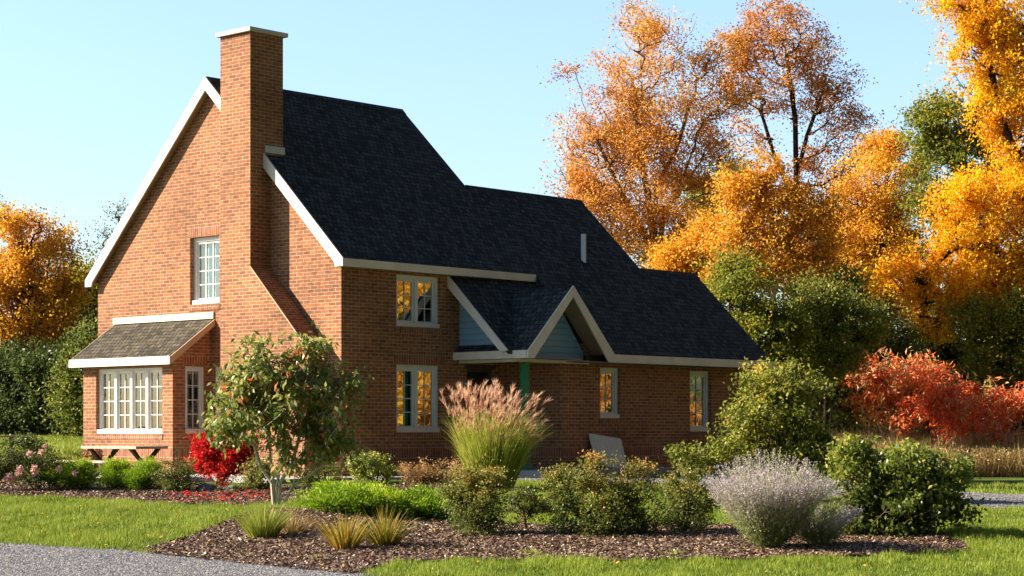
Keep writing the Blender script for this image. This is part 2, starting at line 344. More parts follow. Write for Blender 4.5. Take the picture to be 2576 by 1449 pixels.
def leaves(P, size, tint, aspect=.55, direc=None, dirw=0., hang=0.):
    """rhombic leaves folded slightly about their middle; P (n,3)"""
    n = len(P); size = np.broadcast_to(size, (n,)).astype(float)
    t = rng.normal(size=(n, 3))
    if direc is not None: t = unit(t)*(1-dirw)+direc*dirw
    t[:, 2] -= hang
    t = unit(t); b = unit(np.cross(t, rng.normal(size=(n, 3)))); nn = np.cross(t, b)
    s = size[:, None]; fold = rng.uniform(-.12, .18, (n, 1))
    V = np.empty((n, 4, 3))
    V[:, 0] = P; V[:, 1] = P+t*s*.45+b*s*aspect*.5+nn*s*fold; V[:, 2] = P+t*s; V[:, 3] = P+t*s*.45-b*s*aspect*.5+nn*s*fold
    return V.reshape(-1, 3), np.arange(4*n).reshape(n, 4), tint
def tubes(segs, sides=5):
    """segs: list of (a,b,ra,rb)"""
    A = np.array([s[0] for s in segs]); B = np.array([s[1] for s in segs]); ra = np.array([s[2] for s in segs]); rb = np.array([s[3] for s in segs])
    t = unit(B-A); h = np.where(np.abs(t[:, 2:3]) > .9, np.array([[1., 0, 0]]), np.array([[0, 0, 1.]])); u = unit(np.cross(t, h)); v = np.cross(t, u)
    n = len(A); V = np.empty((n, 2*sides, 3)); F = np.empty((n, sides, 4), int)
    for i in range(sides):
        c, s_ = math.cos(2*math.pi*i/sides), math.sin(2*math.pi*i/sides); o = u*c+v*s_
        V[:, i] = A+o*ra[:, None]; V[:, sides+i] = B+o*rb[:, None]
        j = (i+1) % sides; base = np.arange(n)*2*sides
        F[:, i] = np.stack([base+i, base+j, base+sides+j, base+sides+i], 1)
    return V.reshape(-1, 3), F.reshape(-1, 4)
def grow(trunks, targets, tip=.012, sag=.1, power=2.3, step=.5, base_r=None, wob=.06):
    """trunks: list of polylines (arrays); targets: cluster centres. returns tube segments and tip directions"""
    pos = []; par = []
    for tr in trunks:
        tr = np.asarray(tr, float); last = -1
        for i in range(len(tr)-1):
            n = max(1, int(np.linalg.norm(tr[i+1]-tr[i])/step))
            for k in range(n+(1 if i == len(tr)-2 else 0)):
                p = tr[i]+(tr[i+1]-tr[i])*k/n; pos.append(p); par.append(last); last = len(pos)-1
    base = np.array(pos)
    T = np.asarray(targets, float)
    dmin = np.array([np.min(np.linalg.norm(base-t, axis=1)) for t in T]) if len(T) else []
    cap = len(pos)+len(T)*14+10; arr = np.empty((cap, 3)); arr[:len(pos)] = base; cnt = len(pos); par = list(par)
    tipdir = np.zeros((len(T), 3))
    for i in np.argsort(dmin):
        t = T[i]; q = arr[:cnt]; dv = t-q; dist = np.linalg.norm(dv, axis=1)
        cost = dist+1.6*np.maximum(0, q[:, 2]-(t[2]-.35*dist))
        j = int(np.argmin(cost)); a = q[j].copy(); L_ = dist[j]; n = min(12, max(2, int(L_/step)+1)); last = j
        side = rng.normal(size=3)*wob*L_
        for k in range(1, n+1):
            f = k/n; p = a+(t-a)*f+side*math.sin(math.pi*f); p[2] -= sag*L_*math.sin(math.pi*f)
            arr[cnt] = p; par.append(last); last = cnt; cnt += 1
        tipdir[i] = unit(arr[last]-a)
    r = np.zeros(cnt)
    ch = np.zeros(cnt)
    for k in range(cnt-1, -1, -1):
        rr = max(ch[k], tip**power); r[k] = rr**(1/power)
        if par[k] >= 0: ch[par[k]] += rr
    if base_r:
        roots = [k for k in range(cnt) if par[k] < 0]; m = max(r[k] for k in roots); g = math.log(base_r/tip)/math.log(max(m/tip, 1.01))
        r = tip*(r/tip)**g
    segs = [(arr[par[k]], arr[k], r[par[k]], r[k]) for k in range(cnt) if par[k] >= 0]
    return segs, tipdir
def in_blob(n, c, rad, shell=.0):
    v = unit(rng.normal(size=(n, 3))); u = rng.uniform(shell**3, 1, n)**(1/3)
    return np.asarray(c)+v*u[:, None]*np.asarray(rad)
def blobs_world(blobs, d, depthf=1.0):
    out = []
    for b in blobs:
        cx, cy, rx, ry = b[:4]; dd = d+(b[4] if len(b) > 4 else 0)
        out.append((np.array(at(cx, dd, cy)), np.array([rx*dd/FPX, rx*dd/FPX*depthf, ry*dd/FPX])))
    return out
def plant(name, label, cat, group, d, basepx, blobs, mat, bark, ncl, cr, nl, ls, trunks=None, stems=0, base_r=.15, tip=.01,
          shell=.35, aspect=.55, hang=0., dirw=0., tintc=None, tspread=.2, crown_name='crown', trunk_name='trunk', depthf=1., cz=.7,
          sag=.05, step=.5, upbias=0., basepy=None, rag=.22, sub=True, warp=.2, cull=.45, fill=4, seed=0, tsize=.3, tintfn=None):
    global rng
    rng = np.random.default_rng(zlib.crc32(label.encode())+seed)
    base = at(basepx, d) if basepy is None else at(basepx, d, basepy)
    root = empty(name, base, label, cat, group)
    W_ = blobs_world(blobs, d, depthf); vol = np.array([r[0]*r[2] for _, r in W_]); vol = vol/vol.sum()
    C = []
    for (c, r), f in zip(W_, vol):
        k_ = max(2, int(round(ncl*f)))
        if sub:
            ns = int(min(16, max(4, k_/5))); sc_ = in_blob(ns, c, r*.80, .35); sr = rng.uniform(.26, .5, ns); w_ = sr**2; w_ /= w_.sum()
            pick = rng.choice(ns, k_, p=w_); v_ = unit(rng.normal(size=(k_, 3)))*(rng.uniform(.1, 1, (k_, 1))**(1/3)); q_ = sc_[pick]+v_*r*sr[pick][:, None]
            q_[::fill] = in_blob(len(q_[::fill]), c, r*.95, shell)
        else: q_ = in_blob(k_, c, r*.93, shell)
        k2 = max(1, int(k_*rag))
        q2 = c+unit(rng.normal(size=(k2, 3)))*r*rng.uniform(.95, 1.28, (k2, 1))
        C.append(q_+rng.normal(size=q_.shape)*r*.10); C.append(q2)
    C = np.concatenate(C); mr_ = float(np.mean([r[0] for _, r in W_])); sd_ = rng.integers(1, 9999)
    if warp: C = C+np.stack([pn(C, 1.5/mr_, sd_+i) for i in range(3)], 1)*mr_*warp
    gz = G(C[:, 0], C[:, 1]); C = np.concatenate([C[C[:, 2] > gz+.04], np.stack([C[:4, 0], C[:4, 1], np.maximum(C[:4, 2], gz[:4]+.1)], 1)])
    if trunks: tr = [np.array([np.array(at(px, d+(0 if len(q) < 3 else q[2]), q[1])) for q in pl for px in [q[0]]]) for pl in trunks]
    elif stems:
        tr = []; top = np.array(W_[0][0]); b = np.array(base); allc = C
        for k in range(stems):
            tgt = allc[rng.integers(len(allc))]; mid = b+(tgt-b)*.45; mid[2] = b[2]+(tgt[2]-b[2])*.6
            tr.append(np.array([b+np.append(rng.normal(size=2)*.04, -.03), mid]))
    else:
        tr = [np.array([np.array(base)-[0, 0, .05], np.array(base)+[0, 0, .3]])]
    tr[0][0][2] -= .05
    segs, td = grow(tr, C, tip=tip, sag=sag, step=step, base_r=base_r)
    V, F = tubes(segs); link(trunk_name, np_mesh(trunk_name, V, F), bark, root)
    n = len(C); k = rng.poisson(nl*rng.uniform(.35, 1.5, n)); idx = np.repeat(np.arange(n), k)
    off = rng.normal(size=(len(idx), 3))*cr; off[:, 2] *= cz
    P = C[idx]+off; gz = G(P[:, 0], P[:, 1]); keep = (P[:, 2] > gz+.01) & (rng.random(len(P)) > cull*smooth(-.1, .7, pn(P, 4.2/mr_, sd_+9))*1.6-.1*cull); P = P[keep]; idx = idx[keep]; off = off[keep]
    ct = rng.normal(.45, tspread, n) if tintc is None else tintc(C)+rng.normal(0, tspread, n)
    tint = np.clip(ct[idx]+rng.normal(0, .13, len(idx)), 0, 1)
    dr = unit(td[idx]+np.array([0, 0, upbias])+unit(off)*.6)
    V, F, t = leaves(P, ls*rng.uniform(1-tsize, 1+tsize, len(P)), tint, aspect, dr, dirw, hang)
    link(crown_name, np_mesh(crown_name, V, F, t), mat, root)
    return root
def strips(P0, D0, length, width, tint, n=5, droop=.6, taper=True):
    """curved blades: start points, initial directions"""
    N = len(P0); V = np.empty((N, n+1, 2, 3)); p = P0.copy(); dcur = unit(D0.copy()); L_ = np.broadcast_to(length, (N,))[:, None]/n
    side = unit(np.cross(dcur, rng.normal(size=(N, 3)))); Wd = np.broadcast_to(width, (N,))[:, None]
    dr = np.broadcast_to(droop, (N,))[:, None]
    for i in range(n+1):
        f = i/n; wv = Wd*((1-f)**.7+.05) if taper else Wd
        V[:, i, 0] = p-side*wv/2; V[:, i, 1] = p+side*wv/2
        p = p+dcur*L_; dcur = dcur+np.array([0, 0, -1.])*dr*(f+.2)/n*1.6; dcur = unit(dcur)
    F = np.empty((N, n, 4), int); b = (np.arange(N)*(n+1)*2)[:, None]; i = np.arange(n)[None, :]*2
    F[:, :, 0] = b+i; F[:, :, 1] = b+i+1; F[:, :, 2] = b+i+3; F[:, :, 3] = b+i+2
    return V.reshape(-1, 3), F.reshape(-1, 4), np.repeat(tint, n), p, dcur
def cat_mesh(name, parts):
    Vs = []; Fs = []; Ts = []; k = 0
    for V, F, t in parts: Vs.append(V); Fs.append(F+k); Ts.append(t); k += len(V)
    return np_mesh(name, np.concatenate(Vs), np.concatenate(Fs), np.concatenate(Ts))
def inside(poly, X, Y):
    r = np.zeros(X.shape, bool); n = len(poly)
    for i in range(n):
        x1, y1 = poly[i]; x2, y2 = poly[(i+1) % n]
        c = ((y1 > Y) != (y2 > Y)) & (X < (x2-x1)*(Y-y1)/((y2-y1) or 1e-9)+x1); r ^= c
    return r
# ================================================================== THE SETTING
def graded(stops):
    out = []
    for a, b, s in stops: out += list(np.arange(a, b, s))
    return np.array(out+[stops[-1][1]])
ls_ = graded([(-900, -60, 60), (-60, -14, 2), (-14, 14, .2), (14, 60, 2), (60, 900, 60)])
ds_ = graded([(-40, 14, 3), (14, 44, .2), (44, 70, .6), (70, 130, 4), (130, 1500, 80)])
LL, DD = np.meshgrid(ls_, ds_); GX, GY = xy(LL, DD); GZ_ = G(GX, GY)
nr, nc = LL.shape; ii = np.arange(nr*nc).reshape(nr, nc)
F = np.stack([ii[:-1, :-1].ravel(), ii[:-1, 1:].ravel(), ii[1:, 1:].ravel(), ii[1:, :-1].ravel()], 1)
g = link('ground', np_mesh('ground', np.stack([GX.ravel(), GY.ravel(), GZ_.ravel()], 1), F), M['lawn']); g['kind'] = 'structure'
def sheet(name, poly_px, mat, dz, res=.08, wob=.06, bump=0., kind='structure', conv=True):
    P = [gi(*p) for p in poly_px] if conv else poly_px
    L0, L1 = min(p[0] for p in P), max(p[0] for p in P); D0, D1 = min(p[1] for p in P), max(p[1] for p in P)
    l = np.arange(L0-.2, L1+.2, res); d = np.arange(D0-.2, D1+.2, res); A, B = np.meshgrid(l, d)
    wl = A+wob*np.sin(B*5+A*3)+wob*.6*np.sin(A*11.3+B*7.1); wd = B+wob*np.sin(A*4.3-B*2)+wob*.6*np.sin(B*13.1-A*9)
    ins = inside(P, wl, wd); x, y = xy(A, B)
    z = G(x, y)+dz+bump*(np.sin(x*9.1+y*4)*np.sin(y*8.3-x*3)+.6*np.sin(x*23+1)*np.sin(y*21))
    nr, nc = A.shape; ii = np.arange(nr*nc).reshape(nr, nc); c = ins[:-1, :-1] & ins[1:, :-1] & ins[:-1, 1:] & ins[1:, 1:]
    F = np.stack([ii[:-1, :-1][c], ii[:-1, 1:][c], ii[1:, 1:][c], ii[1:, :-1][c]], 1)
    used, inv = np.unique(F, return_inverse=True)
    V = np.stack([x.ravel(), y.ravel(), z.ravel()], 1)[used]
    o = link(name, np_mesh(name, V, inv.reshape(F.shape)), mat); o['kind'] = kind
    return o, P
BED = [(350, 1386), (430, 1366), (520, 1336), (590, 1306), (690, 1284), (800, 1290), (1000, 1302), (1100, 1312), (1300, 1322), (1500, 1332), (1640, 1318), (1760, 1325),
       (2060, 1318), (2300, 1330), (2430, 1372), (2440, 1386), (2200, 1403), (1800, 1412), (1300, 1414), (1000, 1419), (930, 1440), (880, 1452), (650, 1428), (480, 1409), (400, 1400)]
_, BEDP = sheet('mulch_bed', BED, M['mulch'], .022, .07, .05, .008)
BED2 = [(-160, 1219), (60, 1217), (250, 1219), (400, 1222), (560, 1226), (760, 1228), (900, 1222), (1150, 1224), (1180, 1240), (900, 1245), (760, 1262), (620, 1276), (480, 1272), (300, 1263), (100, 1252), (-160, 1246)]
_, BED2P = sheet('mulch_bed', BED2, M['mulch'], .022, .09, .06, .008)
DRIVE = [(-260, 1362), (0, 1371), (200, 1384), (420, 1400), (650, 1417), (905, 1447), (960, 1475), (1000, 1600), (-300, 1600)]
_, DRIVEP = sheet('gravel_drive', DRIVE, M['gravel'], .012, .1, .05, .003)
DRIVE2 = [(1180, 1194), (1500, 1197), (1900, 1206), (2300, 1228), (2750, 1246), (2750, 1284), (2500, 1284), (2200, 1262), (1900, 1235), (1600, 1216), (1400, 1212), (1180, 1212)]
_, DRIVE2P = sheet('gravel_path', DRIVE2, M['gravel'], .012, .14, .06, .002)
# house walk and patio slabs
q = MB(); q.box(2.6, 9.5, -2.75, -1.5, -.4, -.015); q.box(2.6, 4.63, -1.5, 0, -.4, -.015)
tag(q.build('house_walk', M['concrete']), kind='structure')
q = MB(); q.box(-2.6, 0, -.9, 9.5, -.5, -.105); q.box(0, 2.55, -1.2, 0, -.5, -.108)
tag(q.build('patio', M['concrete']), kind='structure')
q = MB(); q.box(-4.6, -2.603, -1.6, 9.5, -.6, -.225)
tag(q.build('lower_patio', M['concrete']), kind='structure')
q = MB()
for y0 in (-1.6, .3, 2.2, 4.1, 6.0, 7.9): q.box(-4.95, -4.61, y0, y0+1.86, -.6, -.19)
tag(q.build('patio_kerb', M['concrete']), kind='structure')
# ================================================================== HOUSE
H = empty('brick_house', (0, 0, 0), 'red brick cottage with steep dark shingle roof, tall chimney and stepped ridge lines', 'house')
m_ = .955; e = .14
def zr(y, off=0): return 4.01+(y+.2)*m_+off
WD = 7.73; YA = 3.86; ZA = zr(YA)
YB, ZB = 1.93, zr(1.93); YC, ZC = .19, zr(.19)
cut = []
def yz_block(x0, x1, pts):
    q = MB(); q.prism([(x0, a, b) for a, b in pts], (x1-x0, 0, 0)); return q.mesh('b')
d_ = .10
A = yz_block(0, 5.3, [(0, -.5), (WD, -.5), (WD, zr(0)-d_), (YA, ZA-d_), (0, zr(0)-d_)])
B = yz_block(5.3, 9.1, [(-1.5, -.5), (5.36, -.5), (5.36, zr(-1.5)-d_), (YB, ZB-d_), (-1.5, zr(-1.5)-d_)])
Cc = yz_block(9.1, 11.1, [(-1.5, -.5), (1.88, -.5), (1.88, zr(-1.5)-d_), (YC, ZC-d_), (-1.5, zr(-1.5)-d_)])
D = yz_block(4.63, 5.3, [(-1.5, -.5), (0, -.5), (0, 3.4), (-1.4, 2.2), (-1.5, 2.2)])
BX, BY0, BY1 = -.93, 3.93, 6.95
q = MB(); q.prism([(0, BY0, -.5), (BX, BY0, -.5), (BX, BY0, 2.12), (0, BY0, 2.9)], (0, BY1-BY0, 0)); Bay = q.mesh('bay')
# windows: (kind, u0,u1,z0,z1, wall)
PK = .55
cutA = [(1.45, 2.67, -.3, PK, 2.79, 3.81), (1.45, 2.67, -.3, PK, .72, 2.05), (3.42, 4.22, -.3, .3, -.02, 2.02),
        (-.3, PK, 3.62, 4.56, 3.33, 4.70), (-.3, PK, 3.18, 3.80, .70, 2.05)]
cutB = [(5.83, 6.49, -1.8, -1.5+PK, 1.01, 2.06), (8.9, 9.09, -1.8, -1.5+PK, .73, 2.06)]
cutC = [(9.11, 9.62, -1.8, -1.5+PK, .73, 2.06)]
B2 = yz_block(5.3, 8.2, [(-1.5, -.5), (5.36, -.5), (5.36, zr(-1.5)-d_), (YB, ZB-d_), (-1.5, zr(-1.5)-d_)])
B3 = yz_block(8.2, 9.1, [(-1.3, -.5), (5.36, -.5), (5.36, zr(-1.5)-d_), (YB, ZB-d_), (-1.3, zr(-1.3)-d_)])
C3 = yz_block(9.1, 11.1, [(-1.3, -.5), (1.88, -.5), (1.88, zr(-1.5)-d_), (YC, ZC-d_), (-1.3, zr(-1.3)-d_)])
FR = yz_block(8.2, 11.1, [(-1.5, -.5), (-1.3, -.5), (-1.3, zr(-1.3)-d_-.02), (-1.5, zr(-1.5)-d_)])
wall = join_mesh([boolean_cut(A, cutA), boolean_cut(B2, cutB[:1]), boolean_cut(B3, [(8.87, 9.4, -1.8, -.9, .73, 2.06)]), boolean_cut(C3, [(8.8, 9.63, -1.8, -.9, .73, 2.06)]),
                  boolean_cut(FR, [(8.87, 9.63, -1.8, -1.0, .73, 2.06)]), D])
link('wall', wall, M['brick'], H)
bayw = join_mesh([boolean_cut(Bay, [(BX-.3, BX+PK, 4.27, 6.50, .69, 2.03), (-.62, -.12, BY0-.3, BY0+.4, .70, 2.05)])])
bay = link('bay', bayw, M['brick'], H)
# chimney
CY0, CY1, CXF, CXB = 2.06, 2.97, -.50, .34
q = MB()
q.prism([(CXF, CY1, -.5), (CXF, .48, -.5), (CXF, .48, 2.40), (CXF, CY0, 3.96), (CXF, CY0, 8.52), (CXF, CY1, 8.52)], (-CXF-.001, 0, 0))
q.prism([(-.001, CY1-.004, 5), (-.001, CY0+.004, 5), (-.001, CY0+.004, 8.52), (-.001, CY1-.004, 8.52)], (CXB, 0, 0))
ch = q.build('chimney', M['brick'], H)
q = MB(); q.box(CXF-.07, CXB+.07, CY0-.07, CY1+.07, 8.52, 8.60); q.build('chimney_cap', M['cap'], ch)
q = MB(); q.box(-.13, CXB+.02, CY0-.03, CY0-.002, 6.2, 6.34); q.box(.09, .13, CY0-.034, CY0-.03, 6.28, 6.345); q.build('flashing', M['flash'], ch)
q = MB(); q.prism([(CXF-.006, .47, 2.395), (CXF-.006, CY0, 3.962), (CXF-.006, CY0, 3.935), (CXF-.006, .47, 2.365)], (.02, 0, 0)); q.build('shoulder_edge', M['mortar'], ch)
# soldier courses
def strip(x0, x1, y0, y1, z0, z1):
    q = MB(); q.box(x0, x1, y0, y1, z0, z1); q.build('soldier_course', M['soldier'], H)
pr = .003
for (x0, x1, yw) in ((0.0, 3.16, 0), (4.63, 11.1, -1.5)): strip(x0, x1, yw-pr, yw+.01, .2, .43)
strip(-pr, .01, 0, .48, .2, .43); strip(-pr, .01, 6.95, WD, .2, .43)
strip(CXF-pr, CXF+.01, .48, CY1, .2, .43); strip(CXF+.01, -.002, .48-pr, .49, .2, .43)
strip(BX-pr, BX+.01, BY0, BY1, .2, .43); strip(BX+.01, -.002, BY0-pr, BY0+.01, .2, .43)
strip(4.63-pr, 4.64, -1.49, -.01, .2, .43)
strip(1.36, 2.76, -pr, .01, 2.07, 2.29); strip(1.40, 2.72, -pr-.012, .01, 2.67, 2.78); strip(1.40, 2.72, -pr-.012, .01, .60, .71)
strip(5.79, 6.53, -1.5-pr-.012, -1.49, .90, 1.0); strip(8.83, 9.67, -1.5-pr-.012, -1.49, .62, .72)
strip(-pr, .01, 3.56, 4.62, 4.71, 4.92); strip(-pr-.012, .01, 3.6, 4.6, 3.2, 3.31)
strip(BX-pr-.012, BX+.01, 4.25, 6.52, .57, .68); strip(-.68, -.06, BY0-pr, BY0+.01, 2.07, 2.28)
# roofs
n_ = Vector((0, -m_, 1)).normalized(); th = .10
def P3(x, y, off=0): return (x, y, zr(y, off))
q = MB(); q.prism([P3(x, y) for x, y in [(-e, YA), (5.39, YA), (5.39, YB), (9.25, YB), (9.25, YC), (11.3, YC), (11.25, -2.0), (5.62, -2.0), (5.27, -1.6), (5.27, -.2), (-e, -.2)]], -n_*th)
roof = q.build('roof', M['shingle'], H)
q = MB(); nb = Vector((0, m_, 1)).normalized()
for x0, x1, yr in ((-e, 5.39, YA), (5.40, 9.25, YB), (9.26, 11.3, YC)):
    ylow = yr+ (YA+.2 if yr == YA else yr+2.0)
    zlow = zr(yr)-(ylow-yr)*m_
    q.prism([(x0, yr, zr(yr)), (x1, yr, zr(yr)), (x1, ylow, zlow), (x0, ylow, zlow)], -nb*th)
q.build('back_roof', M['shingle'], H)
for x0, x1, yr in ((-e, 5.39, YA), (5.40, 9.25, YB), (9.26, 11.3, YC)):
    q = MB(); q.prism([(x0, yr-.13, zr(yr-.13)+.012), (x0, yr, zr(yr)+.022), (x0, yr+.13, zr(yr-.13)+.012), (x0, yr, zr(yr)+.004)], (x1-x0, 0, 0))
    q.build('ridge_cap', M['shingle'], roof)
# lower roof beside the dormer
def zp2(x, y):
    f = min(1, max(0, (x-2.9)/2.37)); return zr(y)-.34*(1-f)-.175*f
q = MB(); NX, NY = 8, 8
def edge(x): return -1.62 if x < 3.3 else -1.44
for i in range(NX):
    for j in range(NY):
        xa, xb = 2.9+2.37*i/NX, 2.9+2.37*(i+1)/NX
        def pt(x, jj): y = .15+(edge(x)-.15)*jj/NY; return (x, y, zp2(x, y))
        q.prism([pt(xa, j), pt(xb, j), pt(xb, j+1), pt(xa, j+1)], (0, .0, -.07))
q.build('side_roof', M['shingle'], H)
DX, DXL, DXR, DY, DZ, DZF = 4.37, 3.08, 5.62, -2.0, 3.62, 2.32
sd = (DZ-DZF)/(DX-DXL)
nl_ = Vector((-sd, 0, 1)).normalized(); nr_ = Vector((sd, 0, 1)).normalized()
q = MB(); q.prism([(DXL-.03, DY, DZF-.03), (DX, DY, DZ), (DX, .0, DZ), (DXL-.03, .0, DZF-.03)], -nl_*.08)
q.prism([(DX, DY, DZ), (DXR, DY, DZF-.01), (DXR, -1.0, DZF-.01), (DX, -.3, DZ)], -nr_*.08)
dr = q.build('dormer_roof', M['shingle'], H)
# dormer soffit (tan boards) a little below the slabs
q = MB()
q.prism([(DXL+.12, DY+.03, DZF), (DX, DY+.03, DZ-.13), (DX, -1.52, DZ-.13), (DXL+.12, -1.52, DZF)], (0, 0, -.02))
q.prism([(DX, DY+.03, DZ-.13), (DXR-.12, DY+.03, DZF), (DXR-.12, -1.52, DZF), (DX, -1.52, DZ-.13)], (0, 0, -.02))
q.box(4.72, 11.2, -1.96, -1.505, 2.13, 2.15); q.box(3.15, 4.7, -1.95, -.02, 2.17, 2.19)
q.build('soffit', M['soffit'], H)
# fascia and rake boards
def board(pts, off, nm='fascia', mat=None):
    q = MB(); q.prism(pts, off); return q.build(nm, mat or M['white'], H)
board([(-e-.0, -.203, 4.0), (5.27, -.203, 4.0), (5.27, -.203, 3.85), (-e, -.203, 3.85)], (0, -.03, 0))
board([(DXR-.02, -2.003, 2.305), (11.28, -2.003, 2.305), (11.28, -2.003, 2.14), (DXR-.02, -2.003, 2.14)], (0, -.03, 0))
board([(DXL-.032, -1.99, 2.32), (DXL-.032, -.01, 2.32), (DXL-.032, -.01, 2.165), (DXL-.032, -1.99, 2.165)], (-.03, 0, 0))
bd = .27
rx = -e-.003
board([(rx, -.235, 3.85), (rx, -.235, 4.0), (rx, YA, ZA+.01), (rx, YA, ZA+.01-bd), (rx, .02, 4.22-bd), (rx, -.02, 3.85)], (-.035, 0, 0), 'rake_board')
ym = 2*YA
board([(rx, ym+.235, 3.85), (rx, ym+.235, 4.0), (rx, YA, ZA+.01), (rx, YA, ZA+.01-bd), (rx, ym-.02, 4.22-bd), (rx, ym+.02, 3.85)][::-1], (-.035, 0, 0), 'rake_board')
q = MB()   # gable soffit strips
q.prism([(rx, -.2, 3.86), (rx, YA, ZA-.19), (0, YA, ZA-.19), (0, -.2, 3.86)], (0, 0, -.015)); q.prism([(rx, ym+.2, 3.86), (rx, YA, ZA-.19), (0, YA, ZA-.19), (0, ym+.2, 3.86)], (0, 0, -.015))
q.box(-e, 5.2, -.2, -.003, 3.845, 3.86)
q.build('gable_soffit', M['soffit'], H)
# rake of side roof
x0 = 2.9
board([(x0-.003, .0, zp2(x0, .0)+.01), (x0-.003, -1.64, zp2(x0, -1.62)), (x0-.003, -1.42, zp2(x0, -1.62)), (x0-.003, .0, zp2(x0, .0)-.24)], (-.03, 0, 0), 'rake_board')
# dormer rakes at y=-2
rb = .20
board([(DXL-.06, -2.003, DZF-.16), (DXL-.06, -2.003, DZF-.02), (DX, -2.003, DZ+.015), (DX, -2.003, DZ-rb), (DXL+.12, -2.003, DZF-.16)], (0, -.035, 0), 'rake_board')
board([(DXR+.02, -2.003, DZF-.18), (DXR+.04, -2.003, DZF-.02), (DX+.002, -2.003, DZ+.015), (DX+.002, -2.003, DZ-rb), (DXR-.14, -2.003, DZF-.18)], (0, -.035, 0), 'rake_board')
# siding
q = MB(); q.prism([(3.22, -1.47, 2.45), (3.22, -.0, 2.45), (3.22, -.0, zp2(3.22, 0)-.09), (3.22, -1.47, zp2(3.22, -1.47)-.09)], (.04, 0, 0)); q.build('siding', M['siding'], H)
q = MB(); q.prism([(DXL+.14, -1.5, 2.19), (DXR-.2, -1.5, 2.19), (DX+.02, -1.5, DZ-.16), (DX-.02, -1.5, DZ-.16)], (0, .04, 0)); q.build('siding', M['siding'], H)
q = MB(); q.box(3.2, 5.42, -1.56, -1.505, 2.105, 2.187); q.box(3.2, 3.3, -1.5, -.0, 2.105, 2.165); q.build('porch_beam', M['white'], H)
q = MB(); q.box(3.44, 3.565, -1.58, -1.455, -.015, 2.104); po = q.build('porch_post', M['green'], H)
q = MB(); q.box(3.39, 3.62, -1.64, -1.41, -.014, .10); q.build('post_base', M['green'], po)
# bay roof
bz0, bz1, bx1 = 2.24, 3.02, -1.12
by0, by1 = 3.78, 7.12
nb_ = Vector((-(bz1-bz0)/(-bx1), 0, 1)).normalized()
q = MB(); q.prism([(bx1, by0, bz0), (bx1, by1, bz0), (0, by1, bz1), (0, by0, bz1)], -nb_*.06); br = q.build('bay_roof', M['shinglelit'], bay)
q = MB(); q.box(bx1-.033, bx1-.003, by0-.03, by1+.03, bz0-.17, bz0-.005); q.build('fascia', M['white'], bay)
for yy, s in ((by0-.003, -.03), (by1+.003, .03)):
    q = MB(); q.prism([(bx1, yy, bz0-.01), (-.003, yy, bz1-.01), (-.003, yy, bz1-.14), (bx1, yy, bz0-.17)], (0, s, 0)); q.build('rake_board', M['raketan'], bay)
q = MB(); q.box(-.035, -.002, by0, by1+.03, bz1, bz1+.135); q.build('flashing', M['flashcream'], bay)
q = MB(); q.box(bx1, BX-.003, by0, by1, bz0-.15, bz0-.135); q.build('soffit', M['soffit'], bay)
# vent pipe
q = MB(); c = Vector((7.36, .25, 0)); K = 14
q.prism([(c.x+.055*math.cos(2*math.pi*k/K), c.y+.055*math.sin(2*math.pi*k/K), 4.25) for k in range(K)], (0, 0, .78))
vp = q.build('vent_pipe', M['pvc'], H)
q = MB(); q.prism([P3(7.27, .14, .004), P3(7.45, .14, .004), P3(7.45, .36, .004), P3(7.27, .36, .004)], n_*.006); q.build('flashing', M['dark'], vp)
